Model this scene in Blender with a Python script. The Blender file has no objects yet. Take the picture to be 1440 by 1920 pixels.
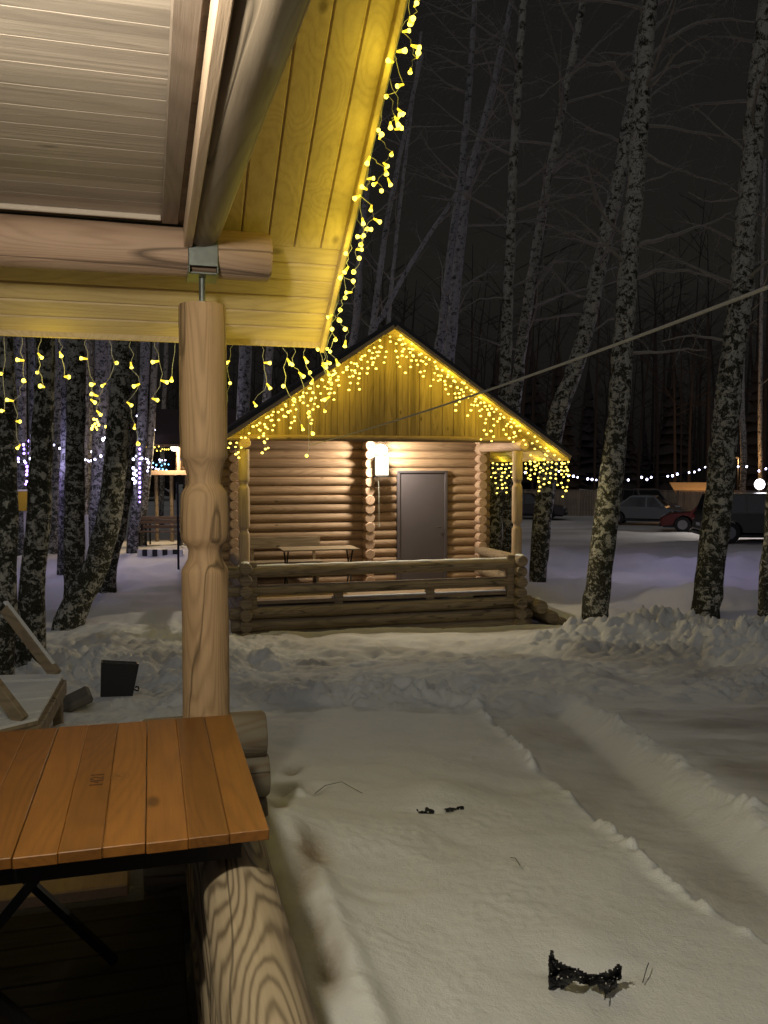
import bpy, math, random
import numpy as np
from mathutils import Vector, Matrix, noise as mnoise

# ------------------------------------------------------------------ camera
C = bpy.context.scene.collection
sc = bpy.context.scene
EYE = 2.6
F = 1600.0                      # focal length in photo pixels (photo 1440 x 1920)
PITCH = math.atan(78 / F)
cam_d = bpy.data.cameras.new('camera')
cam = bpy.data.objects.new('camera', cam_d)
C.objects.link(cam)
cam.location = (0, 0, EYE)
cam.rotation_euler = (math.pi / 2 - PITCH, 0, 0)
cam_d.sensor_fit = 'VERTICAL'
cam_d.sensor_height = 36
cam_d.lens = 36 * F / 1920
cam_d.clip_start = 0.05
cam_d.clip_end = 400
sc.camera = cam

# ------------------------------------------------------------------ world, light, exposure
w = bpy.data.worlds.new('World'); sc.world = w; w.use_nodes = True
nt = w.node_tree; nt.nodes.clear()
wo = nt.nodes.new('ShaderNodeOutputWorld'); bg = nt.nodes.new('ShaderNodeBackground')
tc = nt.nodes.new('ShaderNodeTexCoord'); sx = nt.nodes.new('ShaderNodeSeparateXYZ')
cr = nt.nodes.new('ShaderNodeValToRGB')
nt.links.new(tc.outputs['Generated'], sx.inputs[0]); nt.links.new(sx.outputs['Z'], cr.inputs[0])
cr.color_ramp.elements[0].position = 0.0; cr.color_ramp.elements[0].color = (0.0045, 0.0035, 0.0035, 1)
cr.color_ramp.elements[1].position = 0.55; cr.color_ramp.elements[1].color = (0.0085, 0.0082, 0.0078, 1)
e = cr.color_ramp.elements.new(0.22); e.color = (0.0115, 0.0108, 0.0090, 1)
nt.links.new(cr.outputs[0], bg.inputs[0]); bg.inputs[1].default_value = 1.0
nt.links.new(bg.outputs[0], wo.inputs[0])

sd = bpy.data.lights.new('night_fill', 'SUN'); sun = bpy.data.objects.new('night_fill', sd); C.objects.link(sun)
sd.energy = 0.29; sd.angle = math.radians(100); sd.color = (0.96, 0.94, 0.98)  # added broad fill from behind the camera for snow and trees
sun.rotation_euler = (math.radians(42), 0, math.radians(-12))

vs = sc.view_settings
vs.view_transform = 'Standard'; vs.look = 'None'; vs.exposure = 0; vs.gamma = 1; vs.use_curve_mapping = False
sc.cycles.use_denoising = True
sc.cycles.max_bounces = 6; sc.cycles.diffuse_bounces = 3; sc.cycles.glossy_bounces = 2
sc.cycles.sample_clamp_indirect = .6; sc.cycles.sample_clamp_direct = 8.0
sc.cycles.caustics_reflective = False; sc.cycles.caustics_refractive = False

YAW = math.atan(0.2736)
cY, sY = math.cos(YAW), math.sin(YAW)

def light(name, loc, watts, color, radius=0.05, kind='POINT'):
    d = bpy.data.lights.new(name, kind); o = bpy.data.objects.new(name, d)
    d.energy = watts; d.color = color; d.shadow_soft_size = radius
    o.location = loc; C.objects.link(o); return o

# ------------------------------------------------------------------ helpers
def W(u, v, z):                      # yawed building frame -> world
    return Vector((u * cY - v * sY, u * sY + v * cY, z))
def UV(x, y):
    return (x * cY + y * sY, -x * sY + y * cY)
def ray(px, py):
    a = (px - 720) / F; b = (960 - py) / F
    d = Vector((a, math.cos(PITCH) + b * math.sin(PITCH), -math.sin(PITCH) + b * math.cos(PITCH)))
    return d
def P(px, py, Y):                    # photo pixel at a chosen distance -> world
    d = ray(px, py); return Vector((0, 0, EYE)) + d * (Y / d.y)

class MB:
    def __init__(s): s.v = []; s.f = []; s.smooth = []
    def add(s, vs, fs, sm=False):
        n = len(s.v); s.v += [tuple(p) for p in vs]
        for f in fs: s.f.append(tuple(i + n for i in f)); s.smooth.append(sm)
    def box(s, c, size, rot=None):
        hx, hy, hz = [d / 2 for d in size]
        pts = [Vector((x, y, z)) for x in (-hx, hx) for y in (-hy, hy) for z in (-hz, hz)]
        if rot is not None: pts = [rot @ p for p in pts]
        c = Vector(c)
        s.add([c + p for p in pts], [(0, 1, 3, 2), (4, 6, 7, 5), (0, 4, 5, 1), (2, 3, 7, 6), (0, 2, 6, 4), (1, 5, 7, 3)])
    def cbox(s, c, size, ch=0.006, rot=None):          # box with chamfered edges
        hx, hy, hz = [d / 2 for d in size]; ch = min(ch, hx * .9, hy * .9, hz * .9)
        pts = []; idx = {}
        for sx_ in (-1, 1):
            for sy_ in (-1, 1):
                for sz_ in (-1, 1):
                    for ax in range(3):
                        q = [sx_ * hx, sy_ * hy, sz_ * hz]
                        for k in range(3):
                            if k != ax: q[k] -= (sx_, sy_, sz_)[k] * ch
                        idx[(sx_, sy_, sz_, ax)] = len(pts); pts.append(Vector(q))
        fs = []
        for ax in range(3):
            o1, o2 = [k for k in range(3) if k != ax]
            for sg in (-1, 1):
                ring = []
                for a, b in ((-1, -1), (1, -1), (1, 1), (-1, 1)):
                    t = [0, 0, 0]; t[ax] = sg; t[o1] = a; t[o2] = b; ring.append(idx[(t[0], t[1], t[2], ax)])
                fs.append(tuple(ring))
            for a in (-1, 1):
                for b in (-1, 1):
                    t = [0, 0, 0]; t[o1] = a; t[o2] = b
                    r = []
                    for sg, k in ((-1, o1), (1, o1), (1, o2), (-1, o2)):
                        t[ax] = sg; r.append(idx[(t[0], t[1], t[2], k)])
                    fs.append(tuple(r))
        for sx_ in (-1, 1):
            for sy_ in (-1, 1):
                for sz_ in (-1, 1):
                    fs.append(tuple(idx[(sx_, sy_, sz_, k)] for k in range(3)))
        if rot is not None: pts = [rot @ p for p in pts]
        c = Vector(c); s.add([c + p for p in pts], fs)
    def tube(s, pts, rad, seg=8, caps=True, wob=0, seed=0, sm=True):
        pts = [Vector(p) for p in pts]
        if not hasattr(rad, '__len__'): rad = [rad] * len(pts)
        vs = []; up = None
        for i, p in enumerate(pts):
            t = (pts[min(i + 1, len(pts) - 1)] - pts[max(i - 1, 0)])
            if t.length < 1e-9: t = Vector((0, 0, 1))
            t.normalize()
            if up is None: up = t.orthogonal().normalized()
            else:
                up = up - t * up.dot(t)
                up = up.normalized() if up.length > 1e-6 else t.orthogonal().normalized()
            bi = t.cross(up)
            for k in range(seg):
                a = 2 * math.pi * k / seg; r = rad[i]
                dr = up * math.cos(a) + bi * math.sin(a)
                if wob: r *= 1 + wob * mnoise.noise(Vector((dr.x * 1.3 + seed * 7.1, dr.y * 1.3 + dr.z, i * .37 + seed)))
                vs.append(p + dr * r)
        fs = []
        for i in range(len(pts) - 1):
            for k in range(seg):
                k2 = (k + 1) % seg
                fs.append((i * seg + k, i * seg + k2, (i + 1) * seg + k2, (i + 1) * seg + k))
        s.add(vs, fs, sm)
        if caps:
            n = len(pts)
            s.add([vs[k] for k in range(seg)], [tuple(reversed(range(seg)))])
            s.add([vs[(n - 1) * seg + k] for k in range(seg)], [tuple(range(seg))])
    def log(s, a, b, r, seg=24, seed=0, wob=.035):
        a = Vector(a); b = Vector(b); L = (b - a).length; n = max(2, int(L / .18)); c = .012 / L
        ts = [0, c] + [i / n for i in range(1, n)] + [1 - c, 1]
        rr = [r * .88, r] + [r] * (n - 1) + [r, r * .88]
        s.tube([a.lerp(b, t) for t in ts], rr, seg, True, wob, seed)
    def lathe(s, cx, cy, prof, seg=28, wob=0):
        s.tube([(cx, cy, z) for z, r in prof], [r for z, r in prof], seg, True, wob)
    def panel(s, o, dl, da, nr, L, wid, bw, e=.006, g=.008):   # boards: o corner, dl along, da across, nr towards the back
        o = Vector(o); dl = Vector(dl).normalized(); da = Vector(da).normalized(); nr = Vector(nr).normalized()
        n = max(1, round(wid / bw)); bw = wid / n
        for i in range(n):
            pr = [(i * bw, g), (i * bw + e, 0), ((i + 1) * bw - e, 0), ((i + 1) * bw, g)]
            vs = [o + da * x + nr * h for x, h in pr] + [o + da * x + nr * h + dl * L for x, h in pr]
            s.add(vs, [(0, 1, 5, 4), (1, 2, 6, 5), (2, 3, 7, 6)])
    def build(s, name, mat, parent=None, off=(0, 0, 0)):
        me = bpy.data.meshes.new(name)
        ox, oy, oz = off
        me.from_pydata([(x - ox, y - oy, z - oz) for x, y, z in s.v], [], s.f)
        me.polygons.foreach_set('use_smooth', s.smooth)
        if mat: me.materials.append(mat)
        me.update()
        o = bpy.data.objects.new(name, me); C.objects.link(o)
        if parent: o.parent = parent
        return o

def thing(name, label, cat, loc=(0, 0, 0), rz=0, group=None):
    o = bpy.data.objects.new(name, None); C.objects.link(o); o.empty_display_size = .2
    o.location = loc; o.rotation_euler = (0, 0, rz); o['label'] = label; o['category'] = cat
    if group: o['group'] = group
    return o
def tag(o, label, cat, group=None):
    o['label'] = label; o['category'] = cat
    if group: o['group'] = group
    return o
def structure(o): o['kind'] = 'structure'; return o
def centred(mb, name, mat):           # single-mesh thing with its origin at its base centre
    xs = [p[0] for p in mb.v]; ys = [p[1] for p in mb.v]; zs = [p[2] for p in mb.v]
    off = ((min(xs) + max(xs)) / 2, (min(ys) + max(ys)) / 2, min(zs))
    o = mb.build(name, mat, None, off); o.location = off; return o

# ------------------------------------------------------------------ materials
def mat(name):
    m = bpy.data.materials.new(name); m.use_nodes = True
    n = m.node_tree; b = n.nodes['Principled BSDF']
    return m, n, b
def mth(n, op, a, b=None, clamp=False):
    x = n.nodes.new('ShaderNodeMath'); x.operation = op; x.use_clamp = clamp
    for i, q in enumerate((a, b)):
        if q is None: continue
        if isinstance(q, (int, float)): x.inputs[i].default_value = q
        else: n.links.new(q, x.inputs[i])
    return x.outputs[0]
def mixc(n, f, a, b, bt='MIX'):
    x = n.nodes.new('ShaderNodeMix'); x.data_type = 'RGBA'; x.blend_type = bt
    for i, q in ((0, f), (6, a), (7, b)):
        if isinstance(q, (int, float)): x.inputs[i].default_value = q
        elif isinstance(q, tuple): x.inputs[i].default_value = (*q, 1) if len(q) == 3 else q
        else: n.links.new(q, x.inputs[i])
    return x.outputs[2]
def tcoord(n, scale=(1, 1, 1), src='Object'):
    t = n.nodes.new('ShaderNodeTexCoord'); m = n.nodes.new('ShaderNodeMapping')
    m.inputs['Scale'].default_value = scale; n.links.new(t.outputs[src], m.inputs[0]); return m.outputs[0]
def noi(n, vec, scale, detail=3, rough=.5, dist=0):
    x = n.nodes.new('ShaderNodeTexNoise'); x.inputs['Scale'].default_value = scale
    x.inputs['Detail'].default_value = detail; x.inputs['Roughness'].default_value = rough
    x.inputs['Distortion'].default_value = dist; n.links.new(vec, x.inputs['Vector']); return x.outputs[0]
def ramp(n, f, stops):
    x = n.nodes.new('ShaderNodeValToRGB'); n.links.new(f, x.inputs[0])
    el = x.color_ramp.elements
    while len(el) < len(stops): el.new(.5)
    for q, (p, c) in zip(el, stops):
        q.position = p; q.color = (*c, 1) if isinstance(c, tuple) else (c, c, c, 1)
    return x.outputs[0]
def bump(n, b, h, strength=.3, dist=.01):
    x = n.nodes.new('ShaderNodeBump'); x.inputs['Strength'].default_value = strength
    x.inputs['Distance'].default_value = dist; n.links.new(h, x.inputs['Height'])
    n.links.new(x.outputs[0], b.inputs['Normal'])

def wood(name, c1, c2, axis='x', rings=14, grain=.45, knots=True, board=None, rough=.7, gscale=1.0, spec=.3, wear=.4, crack=0):
    """grain contours running along `axis`; board=(axis index, width) varies the tint board by board"""
    m, n, b = mat(name)
    ai = 'xyz'.index(axis)
    s = [5.0 * gscale] * 3; s[ai] = .62 * gscale
    v = tcoord(n, tuple(s))
    if board:
        t = n.nodes.new('ShaderNodeTexCoord'); sp = n.nodes.new('ShaderNodeSeparateXYZ'); n.links.new(t.outputs['Object'], sp.inputs[0])
        fl = mth(n, 'FLOOR', mth(n, 'DIVIDE', mth(n, 'ADD', sp.outputs[board[0]], board[2] if len(board) > 2 else 0), board[1]))
        wn = n.nodes.new('ShaderNodeTexWhiteNoise'); wn.noise_dimensions = '1D'; n.links.new(fl, wn.inputs['W'])
        ad = n.nodes.new('ShaderNodeVectorMath'); ad.operation = 'MULTIPLY_ADD'
        n.links.new(wn.outputs['Color'], ad.inputs[0]); ad.inputs[1].default_value = (9, 9, 9); n.links.new(v, ad.inputs[2])
        v = ad.outputs[0]
    base = noi(n, v, 1.0, 1.5, .4, .25)
    sn = mth(n, 'SINE', mth(n, 'MULTIPLY', base, rings * 10.5))
    ring = mth(n, 'POWER', mth(n, 'MULTIPLY', mth(n, 'ADD', sn, 1), .5), 2.2)
    s2 = [60] * 3; s2[ai] = 2.5
    fib = noi(n, tcoord(n, tuple(s2)), 1, 4, .7)
    f = mth(n, 'ADD', mth(n, 'MULTIPLY', ring, grain), mth(n, 'MULTIPLY', mth(n, 'SUBTRACT', fib, .35), .9), True)
    col = mixc(n, f, c1, c2)
    if knots:
        vo = n.nodes.new('ShaderNodeTexVoronoi'); s3 = [4.2] * 3; s3[ai] = 1.9
        n.links.new(tcoord(n, tuple(s3)), vo.inputs['Vector']); vo.inputs['Scale'].default_value = 1
        k = mth(n, 'SUBTRACT', 1, mth(n, 'MULTIPLY', mth(n, 'SUBTRACT', vo.outputs['Distance'], .045), 22), True)
        col = mixc(n, mth(n, 'MULTIPLY', k, .75, True), col, tuple(x * .25 for x in c2))
    s4 = [2.6] * 3; s4[ai] = .22
    ck_ = mth(n, 'ABSOLUTE', mth(n, 'SUBTRACT', noi(n, tcoord(n, tuple(s4)), 1, 3, .55), .5))
    ckm = mth(n, 'SUBTRACT', 1, mth(n, 'MULTIPLY', ck_, 130), True)
    if crack: col = mixc(n, mth(n, 'MULTIPLY', ckm, crack), col, tuple(x * .12 for x in c2)); f = mth(n, 'SUBTRACT', mth(n, 'MULTIPLY', f, .6), mth(n, 'MULTIPLY', ckm, 1.5))
    bl = noi(n, tcoord(n, (1, 1, 1)), 2.2, 4, .6)
    col = mixc(n, mth(n, 'MULTIPLY', ramp(n, bl, [(.35, 0), (.7, 1)]), wear), col, tuple(x * .62 for x in c1), 'MIX')
    if board:
        hsv = n.nodes.new('ShaderNodeHueSaturation'); n.links.new(col, hsv.inputs['Color'])
        n.links.new(mth(n, 'ADD', mth(n, 'MULTIPLY', wn.outputs['Value'], .45), .78), hsv.inputs['Value']); col = hsv.outputs[0]
    n.links.new(col, b.inputs['Base Color']); b.inputs['Roughness'].default_value = rough
    b.inputs['Specular IOR Level'].default_value = spec
    bump(n, b, f, .35, .004)
    return m

def plain(name, c, rough=.6, metal=0, var=.25, scale=8, spec=.4):
    m, n, b = mat(name)
    x = noi(n, tcoord(n), scale, 4, .6)
    n.links.new(mixc(n, mth(n, 'MULTIPLY', x, var * 2, True), c, tuple(q * .45 for q in c)), b.inputs['Base Color'])
    b.inputs['Roughness'].default_value = rough; b.inputs['Metallic'].default_value = metal
    b.inputs['Specular IOR Level'].default_value = spec
    bump(n, b, x, .12, .005); return m
def glow(name, c, st):
    m, n, b = mat(name)
    b.inputs['Base Color'].default_value = (*c, 1); b.inputs['Emission Color'].default_value = (*c, 1)
    b.inputs['Emission Strength'].default_value = st
    m.cycles.emission_sampling = 'NONE'; return m

def bark_mat(name, pale, dark, dens=.5):
    m, n, b = mat(name)
    v = tcoord(n, (8, 8, 9.5)); v2 = tcoord(n, (14, 14, 60)); v3 = tcoord(n, (45, 45, 30))
    t = n.nodes.new('ShaderNodeTexCoord'); sp = n.nodes.new('ShaderNodeSeparateXYZ'); n.links.new(t.outputs['Object'], sp.inputs[0])
    low = mth(n, 'SUBTRACT', 1, mth(n, 'DIVIDE', sp.outputs['Z'], 7.0), True)          # thick dark bark towards the foot
    a = noi(n, v, 1.0, 4, .72, .6)
    c_ = noi(n, v2, 1.0, 2, .5)
    th = mth(n, 'ADD', mth(n, 'MULTIPLY', a, .72), mth(n, 'MULTIPLY', noi(n, v3, 1, 3, .6), .28))
    patch = ramp(n, mth(n, 'ADD', th, mth(n, 'MULTIPLY', low, .075)), [(dens - .03, 0), (dens + .03, 1)])
    band = ramp(n, c_, [(.64, 0), (.68, 1)])
    f = mth(n, 'MAXIMUM', mth(n, 'MULTIPLY', patch, mth(n, 'ADD', .62, mth(n, 'MULTIPLY', noi(n, v3, 1.3, 4, .7), .7)), True), mth(n, 'MULTIPLY', band, .8))
    pal = mixc(n, noi(n, v3, .5, 3), pale, tuple(q * .55 for q in pale))
    dk = mixc(n, noi(n, v, 2.0, 2), dark, (dark[0] * 1.2, dark[1] * 1.35, dark[2] * 1.0))
    n.links.new(mixc(n, f, pal, dk), b.inputs['Base Color']); b.inputs['Roughness'].default_value = .9
    b.inputs['Specular IOR Level'].default_value = .1
    inv = mth(n, 'SUBTRACT', 1, f); bump(n, b, mth(n, 'ADD', inv, th), .7, .03)
    return m

M = {}
PINE1, PINE2 = (.56, .40, .24), (.27, .155, .075)
M['post'] = wood('turned_pine', (.50, .33, .18), (.20, .115, .06), 'z', 30, .36, True, None, .7, .75, crack=.85)
M['rail_v'] = wood('weathered_rail_log', (.33, .26, .165), (.085, .058, .032), 'y', 19, .85, True, None, .7, 1.0, crack=.85)
M['rail_u'] = wood('weathered_log_ends', (.20, .175, .13), (.15, .105, .065), 'x', 9, .7, True, None, .7, crack=.85)
M['log_v'] = wood('roof_log', (.27, .215, .16), (.12, .088, .06), 'y', 12, .35, True, None, .6, crack=.85)
M['log_u'] = wood('plate_log', (.44, .30, .21), (.27, .165, .11), 'x', 16, .4, True, None, .7, crack=.85)
M['ceil'] = wood('ceiling_boards', (.42, .35, .29), (.33, .27, .22), 'x', 8, .25, True, (1, .124, 0), .55)
M['soffit_u'] = wood('eave_boards', (.60, .46, .26), (.34, .23, .11), 'x', 13, .25, True, None, .6)
M['soffit_v'] = wood('overhang_boards', (.60, .46, .26), (.34, .23, .11), 'y', 13, .22, True, None, .6)
M['lit_wood'] = wood('pale_lit_wood', (.62, .46, .33), (.40, .27, .18), 'y', 10, .2, False, None, .6)  # pale tone that paints lamplight on the log side and floor strip
M['trim'] = wood('trim_brown', (.26, .205, .165), (.13, .095, .07), 'y', 10, .3, False, None, .6)
M['table'] = wood('varnished_table_boards', (.225, .090, .016), (.07, .027, .007), 'y', 16, .22, True, (0, .0945, 0), .50, .8, .35, .7)
M['floor'] = wood('floor_boards', (.55, .42, .25), (.30, .21, .12), 'x', 7, .4, True, (1, .12), .7)
M['floor_shaded'] = wood('shade_dark_floor', (.035, .029, .024), (.02, .016, .012), 'x', 7, .4, True, (1, .12), .7)  # shade under the table painted into the floor colour
M['cab_log'] = wood('cabin_logs', (.36, .25, .155), (.18, .115, .065), 'x', 7, .4, True, (2, .163, 0), .6)
M['cab_end'] = wood('cabin_log_ends', (.56, .40, .28), (.32, .20, .13), 'y', 8, .5, False, None, .65)
M['cab_rail'] = wood('old_rail_logs', (.30, .235, .155), (.12, .088, .055), 'x', 7, .5, True, None, .75, crack=.85)
M['cab_post'] = wood('cabin_post', (.50, .37, .24), (.26, .17, .10), 'z', 7, .4, True, None, .65)
M['gable'] = wood('gable_boards', (.40, .28, .13), (.20, .13, .05), 'z', 5, .4, True, (0, .098), .65)
M['cab_soffit'] = wood('rake_boards', (.55, .41, .21), (.33, .22, .10), 'y', 5, .35, True, None, .65)
M['deck'] = wood('porch_deck', (.34, .26, .18), (.17, .12, .08), 'x', 5, .5, True, (1, .13), .75)
M['oldwood'] = wood('snowy_old_wood', (.34, .27, .18), (.16, .12, .075), 'x', 6, .5, True, None, .8)
M['roofing'] = plain('dark_roof_sheet', (.045, .045, .05), .55, .3)
M['door'] = plain('grey_door', (.085, .075, .082), .45, 0, .2, 3)
M['iron'] = plain('black_iron', (.02, .02, .022), .5, .6)
M['zinc'] = plain('galvanised_bracket', (.20, .215, .20), .5, .7, .5, 30)
M['whitebox'] = plain('white_enamel', (.75, .75, .73), .4)
M['wire'] = plain('clear_cord', (.62, .62, .52), .5)
M['black'] = plain('black_plastic', (.012, .012, .014), .5)
M['rope'] = plain('pale_rope', (.70, .66, .56), .8, 0, .4, 60)
M['fence'] = wood('fence_planks', (.34, .27, .20), (.17, .13, .10), 'z', 5, .4, False, (0, .16), .8)
M['bark'] = bark_mat('birch_bark', (.56, .55, .48), (.026, .025, .019), .535)
M['bark_far'] = bark_mat('distant_birch_bark', (.46, .455, .45), (.04, .04, .04), .555)
M['twig'] = plain('birch_twigs', (.32, .30, .265), .9, 0, .3, 20)
M['forest'] = plain('forest_bark', (.055, .045, .040), .95, 0, .4, 3)
M['yb'] = glow('yellow_bulb', (1.0, .70, .04), 1.7)
M['yb_hot'] = glow('yellow_bulb_tip', (1.0, .80, .10), 4.2)
M['yb_far'] = glow('amber_bulb', (1.0, .74, .10), 5.5)
M['wb'] = glow('cool_white_bulb', (.70, .68, 1.0), 14.0)
M['pb'] = glow('violet_bulb', (.42, .25, 1.0), 7.0)
M['bb'] = glow('blue_bulb', (.15, .6, 1.0), 6.0)
M['lamp'] = glow('lamp_glass', (1.0, .96, .88), 40.0)
M['flood'] = glow('flood_lamp_glass', (.9, .95, 1.0), 30.0)

# snow: packed and dirty patches come from the sheet's own dirt attribute
m, n, b = mat('snow'); M['snow'] = m
at = n.nodes.new('ShaderNodeAttribute'); at.attribute_name = 'dirt'
at2 = n.nodes.new('ShaderNodeAttribute'); at2.attribute_name = 'packed'
x1 = noi(n, tcoord(n), 1.6, 5, .6); x2 = noi(n, tcoord(n), 34, 5, .75); x3 = noi(n, tcoord(n), 150, 3, .7)
cl = mixc(n, mth(n, 'MULTIPLY', x1, .35), (.84, .85, .83), (.72, .72, .69))
cl = mixc(n, at2.outputs['Fac'], cl, (.36, .335, .30))
dd = mth(n, 'MULTIPLY', at.outputs['Fac'], mth(n, 'ADD', .45, x2), True)
cl = mixc(n, dd, cl, (.23, .155, .07))
n.links.new(cl, b.inputs['Base Color']); b.inputs['Roughness'].default_value = .75; b.inputs['Specular IOR Level'].default_value = .25
bump(n, b, mth(n, 'ADD', x2, mth(n, 'MULTIPLY', x3, .35)), .55, .014)
m, n, b = mat('clean_snow'); M['snowcap'] = m
b.inputs['Base Color'].default_value = (.72, .73, .74, 1); b.inputs['Roughness'].default_value = .8
bump(n, b, noi(n, tcoord(n), 60, 4, .7), .6, .01)

# ------------------------------------------------------------------ ground
YT = [-40, -2, 3.4, 4.2, 5, 6, 7, 8, 10, 12, 14, 18, 40, 160]
ZT = [1.05, 1.08, 1.12, 1.04, .93, .79, .64, .49, .25, .10, .05, .08, .10, .10]
def h0(Y): return np.interp(Y, YT, ZT)
def on_ground(px, py):
    Y = 5.0; d = ray(px, py)
    for _ in range(60):
        z = float(h0(Y)); t = (z - EYE) / d.z; Y = .5 * Y + .5 * d.y * t
    return Vector((d.x / d.y * Y, Y, float(h0(Y))))
_rs = np.random.RandomState(7); _tab = _rs.rand(256, 256)
def vnoise(x, y):
    xi = np.floor(x).astype(int); yi = np.floor(y).astype(int); fx = x - xi; fy = y - yi
    fx = fx * fx * (3 - 2 * fx); fy = fy * fy * (3 - 2 * fy)
    g = lambda a, b_: _tab[a & 255, b_ & 255]
    return (g(xi, yi) * (1 - fx) + g(xi + 1, yi) * fx) * (1 - fy) + (g(xi, yi + 1) * (1 - fx) + g(xi + 1, yi + 1) * fx) * fy - .5
def fbm(x, y, s, o=4, g=.5, sd=0):
    r = 0; a = 1
    for i in range(o):
        r = r + a * vnoise(x * s + 17.3 * i + sd, y * s - 9.1 * i + sd * 1.7); s *= 2.03; a *= g
    return r
def worley(x, y, s, sd=0):
    x = x * s + sd; y = y * s + sd * 2.3
    xi = np.floor(x).astype(int); yi = np.floor(y).astype(int); best = np.full(x.shape, 9.0)
    for a in (-1, 0, 1):
        for b_ in (-1, 0, 1):
            cx = xi + a + _tab[(xi + a) & 255, (yi + b_) & 255]; cy = yi + b_ + _tab[(yi + b_ + 91) & 255, (xi + a + 37) & 255]
            best = np.minimum(best, (cx - x) ** 2 + (cy - y) ** 2)
    return np.sqrt(best)
def sstep(a, b_, x):
    t = np.clip((x - a) / (b_ - a), 0, 1); return t * t * (3 - 2 * t)
def line_x(pts):
    w_ = sorted([on_ground(*p) for p in pts], key=lambda q: q.y)
    ys = np.array([q.y for q in w_]); xs = np.array([q.x for q in w_])
    def f(Y):
        r = np.interp(Y, ys, xs)
        lo = Y < ys[0]
        return np.where(lo, xs[0] + (Y - ys[0]) * (xs[1] - xs[0]) / (ys[1] - ys[0]), r)
    return f, ys
trk_l, _ = line_x([(905, 1335), (940, 1365), (1000, 1425), (1060, 1480), (1130, 1545), (1200, 1600), (1260, 1655), (1330, 1700), (1440, 1765)])
trk_r, _ = line_x([(1050, 1335), (1110, 1385), (1200, 1465), (1290, 1540), (1380, 1615), (1440, 1665)])
trk_t, _ = line_x([(1085, 1325), (1160, 1385), (1250, 1452), (1330, 1515), (1440, 1580)])
def blob(X, Y, px, py, rx, ry):
    q = on_ground(px, py); return np.exp(-(((X - q.x) / rx) ** 2 + ((Y - q.y) / ry) ** 2))

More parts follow.
